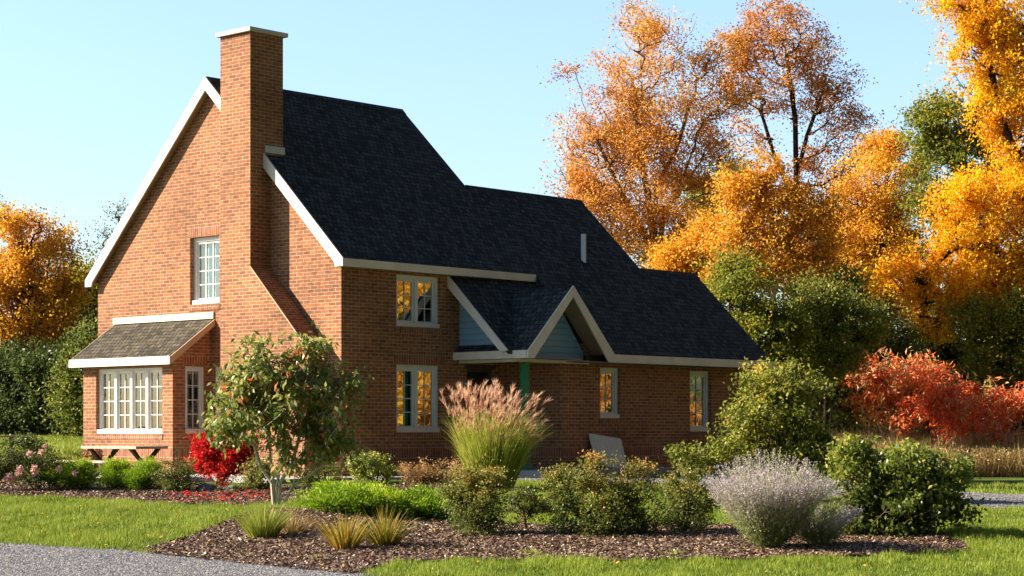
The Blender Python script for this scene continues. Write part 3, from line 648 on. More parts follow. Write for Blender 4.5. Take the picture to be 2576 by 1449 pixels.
# ------------------------------------------------ windows
def window(u0, u1, z0, z1, wallpos, face, sashes, cols, rows, glass, back, rec=.075, fw=.08, parent=None, backmat=None, label=None, corner=False):
    """face 'y': wall at y=wallpos seen from -y, u is x. face 'x': wall at x=wallpos seen from -x, u is y"""
    def T(u, n, z): return (u, wallpos+n, z) if face == 'y' else (wallpos+n, u, z)     # n: depth into the house
    def bx(q, ua, ub, na, nb2, za, zb):
        a = T(ua, na, za); b = T(ub, nb2, zb); q.box(min(a[0], b[0]), max(a[0], b[0]), min(a[1], b[1]), max(a[1], b[1]), za, zb)
    root = MB(); g = .002
    a0, a1, b0, b1 = u0+g, u1-g, z0+g, z1-g
    bx(root, a0, a0+fw, rec, rec+.12, b0, b1); bx(root, a1-fw, a1, rec, rec+.12, b0, b1)
    bx(root, a0+fw, a1-fw, rec, rec+.12, b1-fw, b1); bx(root, a0+fw, a1-fw, rec, rec+.12, b0, b0+fw)
    iu0, iu1 = a0+fw, a1-fw; wS = (iu1-iu0)/sashes; mw = .07
    for k in range(1, sashes): bx(root, iu0+wS*k-mw/2, iu0+wS*k+mw/2, rec-.008, rec+.12, b0+fw, b1-fw)
    win = root.build('window', M['sashlit'] if face == 'x' else M['sash'], parent or H)
    if label: win['label'] = label
    q = MB(); bx(q, a0-.0, a1+.0, rec-.06, rec-.002, b0, b0+.085); q.build('sill', M['white'], win)
    sw = .045
    for k in range(sashes):
        s0 = iu0+wS*k+(mw/2 if k else 0)+.001; s1 = iu0+wS*(k+1)-(mw/2 if k < sashes-1 else 0)-.001; za, zb = b0+fw+.001, b1-fw-.001
        q = MB(); bx(q, s0, s0+sw, rec+.03, rec+.075, za, zb); bx(q, s1-sw, s1, rec+.03, rec+.075, za, zb)
        bx(q, s0+sw, s1-sw, rec+.03, rec+.075, zb-sw, zb); bx(q, s0+sw, s1-sw, rec+.03, rec+.075, za, za+sw)
        gw = .017; zi0, zi1, si0, si1 = za+sw, zb-sw, s0+sw, s1-sw
        for c_ in range(1, cols): uu = si0+(si1-si0)*c_/cols; bx(q, uu-gw/2, uu+gw/2, rec+.038, rec+.05, zi0, zi1)
        for r_ in range(1, rows): zz = zi0+(zi1-zi0)*r_/rows; bx(q, si0, si1, rec+.0385, rec+.0495, zz-gw/2, zz+gw/2)
        q.build('sash', M['sashlit'] if face == 'x' else M['sash'], win)
        q = MB(); bx(q, si0, si1, rec+.052, rec+.056, zi0, zi1); q.build('pane', M[glass], win)
    # blind / curtain or dark room lining behind
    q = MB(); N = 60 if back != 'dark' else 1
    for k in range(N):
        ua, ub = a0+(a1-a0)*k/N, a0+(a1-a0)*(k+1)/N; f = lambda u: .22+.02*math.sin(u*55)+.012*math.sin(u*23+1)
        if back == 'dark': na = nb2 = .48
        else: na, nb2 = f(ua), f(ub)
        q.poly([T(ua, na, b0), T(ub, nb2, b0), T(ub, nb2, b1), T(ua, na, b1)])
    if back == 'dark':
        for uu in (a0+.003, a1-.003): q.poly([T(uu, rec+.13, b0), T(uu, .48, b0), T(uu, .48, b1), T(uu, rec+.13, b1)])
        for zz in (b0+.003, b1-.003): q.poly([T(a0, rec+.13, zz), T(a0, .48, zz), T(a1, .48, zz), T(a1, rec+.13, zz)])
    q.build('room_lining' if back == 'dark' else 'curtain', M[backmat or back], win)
    return win
window(1.45, 2.67, 2.79, 3.81, 0, 'y', 2, 2, 3, 'glass', 'dark')
window(1.45, 2.67, .72, 2.05, 0, 'y', 2, 2, 4, 'glass', 'dark')
window(5.83, 6.49, 1.01, 2.06, -1.5, 'y', 1, 2, 3, 'glass', 'dark')
window(8.87, 9.63, .73, 2.06, -1.5, 'y', 1, 2, 4, 'glass', 'dark')
window(3.62, 4.56, 3.33, 4.70, 0, 'x', 1, 3, 4, 'glassg', 'curtainw', rec=.09)
window(3.18, 3.80, .70, 2.05, 0, 'x', 1, 2, 4, 'glassg', 'curtain', rec=.05)
window(4.27, 6.50, .69, 2.03, BX, 'x', 4, 2, 4, 'glassg', 'curtain', rec=.07, parent=bay, fw=.055)
window(-.62, -.12, .70, 2.05, BY0, 'y', 1, 2, 4, 'glass', 'curtain', rec=.04, parent=bay, fw=.05, backmat='dark')
# door
q = MB(); q.box(3.42, 3.49, .04, .16, -.012, 2.018); q.box(4.15, 4.22, .04, .16, -.012, 2.018); q.box(3.49, 4.15, .04, .16, 1.95, 2.018)
q.box(3.36, 4.28, -.02, -.003, 2.02, 2.09)
dr_ = q.build('door_frame', M['doorframe'], H)
q = MB(); q.box(3.492, 4.148, .1, .14, -.012, .95); q.box(3.492, 3.60, .1, .14, .95, 1.948); q.box(4.04, 4.148, .1, .14, .95, 1.948); q.box(3.60, 4.04, .1, .14, 1.82, 1.948)
dd = q.build('door', M['door'], H)
q = MB(); q.box(3.60, 4.04, .115, .125, .95, 1.82); q.build('pane', M['glass'], dd)
q = MB(); q.box(3.52, 3.56, .055, .1, .93, 1.05); q.build('handle', M['brass'], dd)
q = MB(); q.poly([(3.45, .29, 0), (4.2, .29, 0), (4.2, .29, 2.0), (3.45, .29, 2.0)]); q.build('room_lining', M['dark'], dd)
# leaning board
q = MB(); q.beam((5.86, -1.80, -.005), (5.95, -1.525, .64), .98, .018, up=(0, -1, .4)); bo = q.build('wooden_board', M['board'])
tag(bo, 'grey pressed wood board leaning against the brick front wall below the small window', 'board')
# ================================================================== PICNIC TABLE
def picnic(px, d, gz):
    c = at(px, d); t = empty('picnic_table', (c.x, c.y, gz), 'pale wooden picnic table with crossed dark legs in front of the bay window', 'table')
    q = MB()
    for k in range(5): q.box(c.x-.36+k*.146, c.x-.36+k*.146+.136, c.y-.84, c.y+.84, gz+.65, gz+.70)
    q.build('tabletop', M['wood'], t)
    for s in (-1, 1):
        yy = c.y+s*.62
        for a in (-1, 1):
            q = MB(); q.beam((c.x-a*.33, yy+a*.025, gz), (c.x+a*.33, yy+a*.025, gz+.655), .045, .09, up=(0, 1, 0)); q.build('leg', M['wooddark'], t)
        q = MB(); q.beam((c.x, yy, gz+.30), (c.x, yy-s*.36, gz+.655), .04, .06, up=(1, 0, 0)); q.build('brace', M['wooddark'], t)
def bench(c, gz, label, L_=1.7):
    t = empty('bench', (c.x, c.y, gz), label, 'bench', 'benches on the patio')
    q = MB()
    for k in range(2): q.box(c.x-.14+k*.145, c.x-.14+k*.145+.137, c.y-L_/2, c.y+L_/2, gz+.40, gz+.44)
    q.build('seat', M['wood'], t)
    for s in (-1, 1):
        q = MB(); q.beam((c.x-.12, c.y+s*L_*.36, gz), (c.x+.12, c.y+s*L_*.36, gz+.40), .04, .08, up=(0, 1, 0)); q.beam((c.x+.12, c.y+s*L_*.36+.045, gz), (c.x-.12, c.y+s*L_*.36+.045, gz+.40), .04, .08, up=(0, 1, 0)); q.build('leg', M['wooddark'], t)
picnic(312, 36.2, -.225)
pc = at(312, 36.2)
bench(Vector((pc.x-.72, pc.y+.1, 0)), -.225, 'pale wooden bench on the near side of the picnic table behind the round shrubs')
tb = at(-45, 36.6); tbz = -.105
t = empty('garden_table', (tb.x, tb.y, tbz), 'weathered garden table cut by the left edge of the picture behind the rose bush', 'table')
q = MB()
for k in range(5): q.box(tb.x-.4+k*.162, tb.x-.4+k*.162+.152, tb.y-.55, tb.y+.55, tbz+.74, tbz+.775)
q.build('tabletop', M['wood'], t)
for a in (-.33, .33):
    for b in (-.47, .47): q = MB(); q.box(tb.x+a-.035, tb.x+a+.035, tb.y+b-.035, tb.y+b+.035, tbz, tbz+.739); q.build('leg', M['wooddark'], t)
# ================================================================== PLANTS
def bush(label, d, px, blobs, mat, ncl=60, cr=.07, nl=60, ls=.045, cat='shrub', name='shrub', group='shrubs around the house', stems=5, **k):
    k.setdefault('base_r', .02); k.setdefault('tip', .003); k.setdefault('step', .12); k.setdefault('warp', .3); k.setdefault('rag', .4); k.setdefault('cull', .65)
    return plant(name, label, cat, group, d, px, blobs, mat, k.pop('bark', M['stem']), ncl, cr, nl, ls, stems=stems, crown_name='foliage', trunk_name='stems', **k)
# small bronze-green tree in the island bed
magn = plant('small_tree', 'small multi-stemmed tree with glossy green leaves turning bronze on the mulch mound before the chimney', 'tree', None, 27.6, 690,
      [(700, 1010, 120, 105), (600, 1035, 80, 85), (800, 1030, 85, 95), (700, 935, 95, 55), (560, 1080, 55, 45), (850, 1080, 55, 70), (790, 1120, 80, 50), (640, 935, 70, 60), (760, 900, 55, 50), (790, 865, 18, 30), (690, 880, 40, 30), (870, 960, 25, 35), (575, 940, 30, 45), (830, 1165, 40, 20)],
      LM['magnolia'], M['barkpale'], 520, .10, 22, .108,
      trunks=[[(690, 1282), (684, 1215), (655, 1175), (640, 1120), (632, 1040)], [(692, 1280), (688, 1215), (680, 1150), (676, 1060), (690, 960)], [(700, 1280), (704, 1215), (735, 1165), (750, 1110), (775, 1000)],
              [(697, 1281), (697, 1215), (712, 1150), (716, 1080), (730, 960)], [(708, 1278), (735, 1225), (780, 1195), (840, 1150), (860, 1100)]],
      base_r=.027, tip=.003, aspect=.42, hang=.8, dirw=.2, cull=.9, warp=.32, rag=.45, shell=.2, step=.2, depthf=.9, tspread=.22, tintc=lambda C: np.full(len(C), .58))
bush('bright red maple shrub with thin dark stems on the patio edge beside the bay', 33.6, 545, [(538, 1128, 58, 42), (605, 1133, 46, 42), (560, 1178, 55, 36), (612, 1165, 30, 26), (505, 1150, 28, 32), (575, 1110, 35, 22), (610, 1165, 26, 24)], LM['redmaple'], 300, .05, 60, .05, cat='maple', name='red_maple', group=None, stems=7, shell=.4, aspect=.4, base_r=.03)
# junipers and clipped shrubs left
def jun(label, d, px, blobs, ncl, **k):
    k.setdefault('nl', 170); k.setdefault('ls', .042); ncl = int(ncl*1.25)
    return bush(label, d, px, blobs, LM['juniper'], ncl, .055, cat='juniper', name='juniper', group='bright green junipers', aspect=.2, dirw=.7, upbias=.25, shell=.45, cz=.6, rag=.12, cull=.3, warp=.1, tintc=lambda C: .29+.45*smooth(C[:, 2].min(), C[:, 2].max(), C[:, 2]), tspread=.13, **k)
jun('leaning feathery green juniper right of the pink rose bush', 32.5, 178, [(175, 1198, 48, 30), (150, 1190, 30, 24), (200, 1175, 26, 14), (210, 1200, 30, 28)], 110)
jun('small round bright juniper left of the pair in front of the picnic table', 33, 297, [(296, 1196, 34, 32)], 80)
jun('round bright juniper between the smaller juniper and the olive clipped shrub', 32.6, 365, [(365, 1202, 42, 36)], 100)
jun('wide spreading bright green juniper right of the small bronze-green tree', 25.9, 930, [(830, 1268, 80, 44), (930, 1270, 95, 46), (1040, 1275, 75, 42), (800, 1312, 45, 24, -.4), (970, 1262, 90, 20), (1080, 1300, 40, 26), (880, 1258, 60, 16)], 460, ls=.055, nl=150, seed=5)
bush('clipped olive shrub between the round juniper and the red maple', 32, 441, [(441, 1215, 40, 44)], LM['boxwood'], 100, .05, 80, .032, group='olive clipped shrubs')
bush('low dark green shrub below the right side of the red maple', 31.8, 600, [(598, 1245, 42, 24), (630, 1252, 25, 20)], LM['olive'], 60, .06, 45, .05)
bush('bronze and green shrub behind the small tree trunk', 32.4, 655, [(655, 1185, 32, 35), (655, 1225, 32, 38)], LM['spirea'], 90, .07, 50, .05)
bush('dark olive shrub behind the tree beside the chimney base', 34, 805, [(805, 1200, 50, 32)], LM['spirea'], 80, .06, 60, .04)
bush('yellow-green round shrub against the brick wall under the lit corner', 35, 945, [(945, 1180, 58, 34)], LM['roundbush'], 90, .06, 60, .045, tintc=lambda C: np.full(len(C), .62))
bush('low bronze shrub with tan seed heads below the tall brick wall window', 34, 1083, [(1083, 1190, 74, 34), (1040, 1195, 35, 30), (1125, 1188, 35, 30)], LM['bronze'], 130, .06, 60, .035, tintc=lambda C: .2+.5*smooth(C[:, 2].min(), C[:, 2].max(), C[:, 2]))
# roses
rb_ = bush('large rose bush with pale pink blooms at the left edge of the garden', 32.6, 90, [(90, 1165, 70, 48), (60, 1140, 45, 35), (140, 1175, 40, 30), (60, 1195, 45, 28)], LM['rose'], 170, .07, 50, .04, cat='rose bush', name='rose_bush', group=None)
bush('partly cut off green and bronze shrub at the far left edge', 32.2, -8, [(-8, 1170, 28, 52)], LM['rose'], 60, .06, 50, .04, cat='shrub')
for px, py, r in ((75, 1142, .05), (52, 1180, .055), (47, 1192, .05), (85, 1180, .05), (86, 1192, .045), (22, 1202, .065), (18, 1208, .06), (148, 1180, .04), (188, 1190, .04), (114, 1122, .03), (103, 1137, .04)):
    c = np.array(at(px, 32.0, py)); P = c+rng.normal(size=(60, 3))*r*.45
    V, F, t = leaves(P, np.full(60, r*.9), rng.uniform(0, 1, 60), .8); link('rose', np_mesh('rose', V, F, t), LM['petal'], rb_)
pp = at(232, 37.2); pz = -.105
pot = empty('potted_plant', (pp.x, pp.y, pz), 'dark pot of reddish flowers at the left end of the picnic table', 'potted plant')
q = MB(); K = 12
for k in range(1): q.prism([(pp.x+.13*math.cos(2*math.pi*j/K), pp.y+.13*math.sin(2*math.pi*j/K), pz) for j in range(K)], (0, 0, .26))
q.build('pot', M['terracotta'], pot)
P = in_blob(900, (pp.x, pp.y, pz+.42), (.2, .2, .18)); V, F, t = leaves(P, rng.uniform(.03, .06, 900), rng.uniform(0, 1, 900), .6); link('foliage', np_mesh('foliage', V, F, t), LM['bronze'], pot)
# right shrubs in the island bed
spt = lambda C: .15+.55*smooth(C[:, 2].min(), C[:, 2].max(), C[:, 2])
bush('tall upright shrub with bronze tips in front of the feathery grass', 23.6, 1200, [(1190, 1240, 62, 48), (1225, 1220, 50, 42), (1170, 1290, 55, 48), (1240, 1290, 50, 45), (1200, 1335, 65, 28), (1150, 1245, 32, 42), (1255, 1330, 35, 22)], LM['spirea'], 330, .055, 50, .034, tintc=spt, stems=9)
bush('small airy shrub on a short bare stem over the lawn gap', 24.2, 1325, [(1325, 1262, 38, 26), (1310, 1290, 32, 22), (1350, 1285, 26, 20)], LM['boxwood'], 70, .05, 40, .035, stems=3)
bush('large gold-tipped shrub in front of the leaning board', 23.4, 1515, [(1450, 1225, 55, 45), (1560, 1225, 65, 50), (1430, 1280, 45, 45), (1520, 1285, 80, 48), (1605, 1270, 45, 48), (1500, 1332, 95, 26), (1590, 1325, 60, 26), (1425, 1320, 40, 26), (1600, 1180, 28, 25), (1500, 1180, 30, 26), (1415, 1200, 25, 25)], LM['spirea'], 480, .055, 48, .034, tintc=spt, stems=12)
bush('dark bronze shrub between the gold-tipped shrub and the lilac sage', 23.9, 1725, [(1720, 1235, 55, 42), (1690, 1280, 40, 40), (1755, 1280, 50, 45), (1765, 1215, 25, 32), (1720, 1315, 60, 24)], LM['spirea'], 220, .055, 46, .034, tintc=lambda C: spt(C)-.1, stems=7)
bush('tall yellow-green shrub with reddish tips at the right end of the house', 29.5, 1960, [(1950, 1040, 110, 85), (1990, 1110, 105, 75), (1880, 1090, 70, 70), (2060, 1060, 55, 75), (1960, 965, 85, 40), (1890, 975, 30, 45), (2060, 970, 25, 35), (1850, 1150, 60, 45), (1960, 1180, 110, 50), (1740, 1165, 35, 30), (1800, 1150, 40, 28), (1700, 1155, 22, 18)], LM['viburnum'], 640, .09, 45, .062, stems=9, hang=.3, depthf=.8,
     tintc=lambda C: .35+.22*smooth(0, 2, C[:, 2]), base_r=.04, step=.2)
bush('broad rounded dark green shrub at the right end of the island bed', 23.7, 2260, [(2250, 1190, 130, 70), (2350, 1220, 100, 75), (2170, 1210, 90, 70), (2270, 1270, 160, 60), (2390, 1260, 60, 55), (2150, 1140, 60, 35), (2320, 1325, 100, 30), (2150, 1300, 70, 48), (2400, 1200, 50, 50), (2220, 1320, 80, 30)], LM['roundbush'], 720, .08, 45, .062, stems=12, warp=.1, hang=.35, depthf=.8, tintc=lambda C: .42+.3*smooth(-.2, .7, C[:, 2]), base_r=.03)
# russian sage
def sage(label, px, d, rx, top, n, seed):
    base = at(px, d); root = empty('lilac_sage', base, label, 'sage', 'lilac sage plants'); b = np.array(base)
    N = n; az = rng.uniform(0, 2*math.pi, N); sp = rng.uniform(0, 1, N)**.6; hz = (top)*(1-.42*sp**2.2)*rng.uniform(.62, 1.1, N)
    P0 = b+np.stack([np.cos(az)*.10*sp, np.sin(az)*.10*sp, np.zeros(N)], 1)
    D0 = np.stack([np.cos(az)*sp*rx/top*1.0, np.sin(az)*sp*rx/top, np.ones(N)], 1)
    V, F, t, tipp, td = strips(P0, D0, np.hypot(hz, sp*rx*.9), .006, rng.uniform(.1, .4, N), 7, .12, False)
    st = link('stems', np_mesh('stems', V, F, t), LM['sage'], root)
    VV = V.reshape(N, 8, 2, 3).mean(2)
    m = 80; k = np.repeat(np.arange(N), m); f = rng.uniform(.16, 1, N*m)*7; i = np.minimum(f.astype(int), 6); fr = (f-i)[:, None]
    P = VV[k, i]*(1-fr)+VV[k, i+1]*fr; f7 = f/7; spread = .035*(1-f7)+.012; P = P+rng.normal(size=P.shape)*spread[:, None]
    tint = np.clip(f7*1.15-.15+rng.normal(0, .12, len(P)), 0, 1)
    dirn = unit(np.repeat(D0, m, axis=0)+rng.normal(size=P.shape)*.7)
    V, F, t = leaves(P, rng.uniform(.016, .036, len(P))*(1.3-.5*f7), tint, .38, dirn, .6); link('flowers', np_mesh('flowers', V, F, t), LM['sage'], root)
sage('large fountain of lilac grey sage at the front of the island bed', 1935, 21.9, .88, 1.04, 640, 1)
sage('sparser lilac sage leaning right beside the larger one', 2060, 22.2, .55, .60, 90, 2)
# feather grass
def feather(px, d):
    base = at(px, d); root = empty('feather_grass', base, 'tall clump of green grass with pinkish tan plumes in front of the porch', 'ornamental grass'); b = np.array(base)
    N = 2600; az = rng.uniform(0, 2*math.pi, N); sp = rng.uniform(0, 1, N)**.7
    P0 = b+np.stack([np.cos(az)*.34*sp, np.sin(az)*.34*sp, np.zeros(N)], 1)
    D0 = np.stack([np.cos(az)*sp*.36+RT[0]*.10*rng.random(N), np.sin(az)*sp*.36+RT[1]*.10*rng.random(N), np.ones(N)], 1)
    V, F, t, _, _ = strips(P0, D0, rng.uniform(.7, 1.45, N), .013, np.clip(rng.normal(.5, .2, N), 0, 1), 7, rng.uniform(.15, 2.2, N))
    link('blades', np_mesh('blades', V, F, t), LM['blade'], root)
    n = 260; az = rng.uniform(0, 2*math.pi, n); sp = rng.uniform(0, 1, n)**.55; gr = (rng.random(n) < .4)*rng.random(n)
    P0 = b+np.stack([np.cos(az)*.28*sp, np.sin(az)*.28*sp, np.zeros(n)], 1)
    D0 = np.stack([np.cos(az)*sp*.30+RT[0]*(.0+.20*gr), np.sin(az)*sp*.30+RT[1]*(.0+.20*gr), np.ones(n)], 1)
    Ls = rng.uniform(.82, 1.42, n)*(1-.35*gr)
    V, F, t, tp, td = strips(P0, D0, Ls, .006, np.full(n, .8), 6, .25+.35*sp, False); link('stalks', np_mesh('stalks', V, F, t), LM['blade'], root)
    m = 26; k = np.repeat(np.arange(n), m); side = unit(td+np.array([0, 0, .3])+RT*.3*sp[:, None]+rng.normal(size=(n, 3))*.15); f = rng.uniform(0, 1, n*m)
    P = tp[k]+side[k]*(f*.17)[:, None]-np.array([0, 0, .05])*(f**2)[:, None]; P[:, 2] += 0; D1 = unit(side[k]+rng.normal(size=P.shape)*.25+RT*.18+[0, 0, .1])
    V, F, t, _, _ = strips(P, D1, rng.uniform(.08, .15, len(P)), .009, rng.uniform(0, 1, len(P)), 2, .5); link('plumes', np_mesh('plumes', V, F, t), LM['plume'], root)
feather(1238, 32.6)
def tuft(label, name, px, d, n, ln, rad, mat, tm=.5, spread=.7, dro=1.2, w_=.009, group='grass tufts at the front of the bed'):
    base = at(px, d); root = empty(name, base, label, 'grass tuft', group); b = np.array(base)
    az = rng.uniform(0, 2*math.pi, n); sp = rng.uniform(0, 1, n)**.7
    P0 = b+np.stack([np.cos(az)*rad*sp, np.sin(az)*rad*sp, np.full(n, -.01)], 1); P0[:, 2] = G(P0[:, 0], P0[:, 1])
    D0 = np.stack([np.cos(az)*sp*spread, np.sin(az)*sp*spread, np.ones(n)], 1)
    V, F, t, tp, td = strips(P0, D0, rng.uniform(.5, 1, n)*ln, w_, np.clip(rng.normal(tm, .25, n), 0, 1), 6, rng.uniform(.3, 1, n)*dro)
    link('blades', np_mesh('blades', V, F, t), mat, root); return root
tuft('fine green fountain grass at the foot of the small tree', 'fountain_grass', 662, 23.1, 900, .50, .14, LM['blade'], .45, .75, 1.0, .008)
tuft('low brownish grass arching right beside the fountain grass', 'fountain_grass', 735, 23.6, 350, .38, .12, LM['dry'], .4, 1.1, 1.5, .008)
tuft('yellow and orange daylily clump nearest the gravel', 'daylily', 868, 21.9, 260, .50, .12, LM['daylily'], .6, .8, 1.5, .012)
tuft('greener daylily clump right of the yellow one', 'daylily', 968, 22.2, 280, .52, .12, LM['daylily'], .42, .85, 1.5, .012)
tuft('tiny bright green weed in the mulch left of centre', 'weed', 1335, 21.3, 70, .12, .1, LM['blade'], .5, 1, 1, .014, 'weeds in the mulch')
tuft('tiny bright green weed in the mulch right of centre', 'weed', 1690, 21.2, 60, .10, .12, LM['blade'], .5, 1, 1, .014, 'weeds in the mulch')
tuft('thin tuft of green weed at the gravel edge', 'weed', 795, 20.9, 60, .08, .12, LM['blade'], .7, 1, 1, .012, 'weeds in the mulch')
# rocks
def rock(px, d, s, label, seed):
    bm = bmesh.new(); bmesh.ops.create_icosphere(bm, subdivisions=3, radius=1); p = at(px, d)
    for v in bm.verts:
        k = 1+.35*noise.noise(v.co*1.3+Vector((seed, 0, 0)))+.08*noise.noise(v.co*5); v.co = Vector((v.co.x*s*k, v.co.y*s*.8*k, v.co.z*s*.62*k))+p+Vector((0, 0, s*.25))
    me = bpy.data.meshes.new('boulder'); bm.to_mesh(me); tag(link('boulder', me, M['rock']), label, 'rock', 'boulders under the red maple')
rock(603-17, 31.9, .15, 'pale grey boulder right of the red maple stems', 3); rock(520, 32.1, .17, 'darker rounded boulder left of the red maple stems', 9)
# sumacs
def sumac(label, px, d, blobs, ncl, tc_=None):
    return plant('sumac', label, 'sumac', 'red sumacs in the dry meadow', d, px, blobs, LM['sumac'], M['barkpale'], int(ncl*.95), .15, 23, .175, stems=5, cull=1.15, warp=.3, tintc=tc_, base_r=.035, tip=.008, aspect=.27, hang=.45, dirw=.35, shell=.35, crown_name='crown', trunk_name='stems', step=.3, depthf=.7, tspread=.2)
sumac('coral red sumac with the tallest rounded crown behind the meadow', 2255, 53, [(2240, 950, 85, 52), (2310, 960, 75, 58), (2200, 1010, 60, 45), (2265, 1025, 70, 45), (2180, 960, 40, 40), (2150, 1010, 25, 18)], 330, lambda C: np.full(len(C), .62))
sumac('scarlet sumac in the middle of the row with pale forked stems', 2380, 52, [(2360, 1015, 55, 42), (2410, 1030, 60, 45), (2330, 1035, 35, 28), (2395, 1070, 40, 26)], 200)
sumac('scarlet upright sumac with a pointed crown behind the others', 2465, 54, [(2440, 1000, 45, 45), (2480, 1020, 45, 45), (2430, 970, 22, 18), (2470, 1060, 50, 32)], 170)
sumac('orange red sumac at the right edge of the picture', 2550, 53, [(2540, 1000, 50, 45), (2590, 1010, 45, 50), (2520, 1060, 55, 38), (2580, 1080, 40, 30)], 190, lambda C: np.full(len(C), .55))
# ------------------------------------------------------------------ background trees
def tree(label, d, px, blobs, mat, ncl, trunks=None, bark='bark', cr=.32, nl=95, ls=.15, group='autumn trees behind the house', name='autumn_tree', **k):
    nl *= 1.75; ls *= .74; k.setdefault('shell', .15); k.setdefault('base_r', .13); k.setdefault('tip', .010); k.setdefault('step', .6); k.setdefault('fill', 3)
    return plant(name, label, 'tree', group, d, px, blobs, LM[mat], M[bark], ncl, cr, nl, ls, trunks=trunks, **k)
tree('tall russet oak-like tree with dark forked limbs directly behind the lower roof', 62, 1650,
     [(1560, 250, 110, 110), (1640, 130, 110, 95), (1480, 330, 70, 90), (1700, 260, 95, 110), (1530, 420, 120, 100), (1660, 420, 120, 110), (1480, 520, 90, 80), (1600, 560, 120, 90), (1740, 500, 80, 90), (1640, 60, 50, 48), (1400, 190, 28, 22), (1790, 160, 50, 70), (1650, 650, 110, 50), (1440, 480, 55, 60), (1830, 130, 50, 55), (1850, 240, 55, 60), (1790, 340, 60, 70), (1800, 450, 60, 60), (1560, 500, 130, 110), (1680, 540, 110, 100), (1620, 350, 120, 110), (1470, 420, 70, 90), (1620, 640, 130, 60)],
     'orangebrown', 1500, [[(1660, 1080), (1645, 700), (1640, 560), (1600, 330), (1590, 200)], [(1655, 700), (1665, 560), (1720, 440), (1760, 330)], [(1645, 640), (1650, 470), (1700, 380), (1740, 250)], [(1650, 640), (1560, 480), (1500, 350)]],
     'bark', base_r=.15, cr=.22, nl=44, ls=.112, tspread=.24, shell=.1, fill=2, tip=.007, cull=.8, warp=.12, tintc=lambda C: .54+.12*pn(C, 1.1, 77))
tree('tallest rust-topped tree with a bare dark trunk showing through its crown', 70, 2005,
     [(1960, 90, 90, 70), (2040, 130, 80, 80), (1900, 150, 60, 60), (2090, 230, 75, 55), (1950, 230, 90, 60), (2120, 310, 70, 40), (1900, 330, 45, 40), (2160, 400, 55, 50), (2050, 380, 50, 35), (1975, 35, 35, 28), (1870, 220, 45, 60), (2090, 440, 70, 40)],
     'rust', 520, [[(2008, 1080), (2008, 760), (2003, 500), (2000, 300), (1975, 120)], [(2003, 520), (1950, 400), (1920, 300)], [(2004, 440), (2030, 340), (2070, 230)]], 'barkdark', base_r=.12, cr=.21, nl=38, ls=.13, tspread=.22, fill=2, tip=.007, cull=.6, warp=.28)
tree('lower yellow-orange tree with a pale forked trunk right of the roof', 55, 1945,
     [(1900, 470, 65, 55), (1960, 520, 85, 70), (1860, 560, 60, 60), (2020, 560, 70, 60), (1900, 640, 85, 50), (2060, 640, 50, 45), (1970, 660, 70, 50), (1850, 650, 50, 50), (1830, 720, 50, 30), (1920, 420, 40, 30)],
     'orange', 460, [[(1940, 960), (1935, 800), (1945, 740), (1900, 670), (1870, 560)], [(1945, 745), (1965, 680), (1985, 560)], [(1940, 735), (1935, 560), (1930, 480)]], 'barkpale', base_r=.09, cr=.27, nl=72, ls=.12, cull=.85, warp=.3, tspread=.3, rag=.45, tintc=lambda C: np.full(len(C), .38))
tree('orange tree with a pointed top between the tall rust tree and the golden one', 66, 2225,
     [(2240, 400, 50, 60), (2200, 480, 80, 70), (2260, 520, 60, 80), (2170, 590, 75, 70), (2250, 640, 70, 60), (2140, 480, 40, 50), (2190, 680, 70, 50), (2120, 600, 50, 50), (2240, 370, 22, 30)], 'orange', 460, [[(2225, 1080), (2220, 700), (2235, 420)]], 'barkdark', cr=.27, nl=66, ls=.125, tspread=.28, cull=.85, warp=.3, rag=.45)
tree('olive green tree standing behind the golden maple', 60, 2420,
     [(2370, 270, 60, 60), (2430, 320, 80, 90), (2360, 400, 65, 60), (2440, 450, 85, 90), (2340, 520, 45, 60), (2400, 600, 80, 70), (2500, 250, 60, 80)], 'yellowgreen', 300, [[(2440, 1080), (2440, 600), (2420, 330)], [(2440, 620), (2480, 420)]], 'barkdark', cr=.32, nl=80, ls=.15, tintc=lambda C: np.full(len(C), .42), tspread=.22, cull=.8, warp=.3)
tree('large golden maple with drooping boughs at the right edge', 56, 2600,
     [(2500, 60, 100, 60), (2560, 140, 80, 90), (2480, 190, 60, 45), (2380, 20, 45, 28), (2540, 270, 60, 60), (2430, 110, 55, 45),
      (2530, 480, 90, 60), (2440, 560, 90, 70), (2560, 600, 80, 90), (2380, 650, 75, 60), (2480, 680, 90, 70), (2280, 730, 60, 50), (2340, 790, 55, 45), (2400, 790, 50, 40), (2370, 840, 40, 25), (2550, 730, 60, 50), (2240, 690, 40, 40), (2330, 680, 50, 50), (2600, 480, 60, 90), (2490, 20, 110, 40), (2640, 200, 90, 160), (2560, 400, 60, 40), (2420, 480, 60, 50), (2480, 800, 60, 50), (2420, 720, 60, 60), (2580, 690, 70, 70), (2550, 330, 60, 60)],
     'gold', 860, [[(2610, 1090), (2600, 700), (2590, 400), (2570, 100)], [(2605, 720), (2500, 620), (2400, 620), (2320, 690)], [(2595, 480), (2520, 300), (2480, 120)], [(2600, 620), (2480, 520)]], 'barkdark', base_r=.16, cr=.30, nl=78, ls=.125, tspread=.3, cz=.6, cull=.9, warp=.3, rag=.45)
tree('green and yellow tree glimpsed between the russet tree and the bare trunk', 72, 1800,
     [(1790, 500, 60, 60), (1830, 600, 60, 60), (1760, 620, 55, 55), (1850, 440, 35, 40)], 'yellowgreen', 150, [[(1800, 1080), (1800, 560)]], 'barkdark', cr=.3, nl=85, ls=.15)
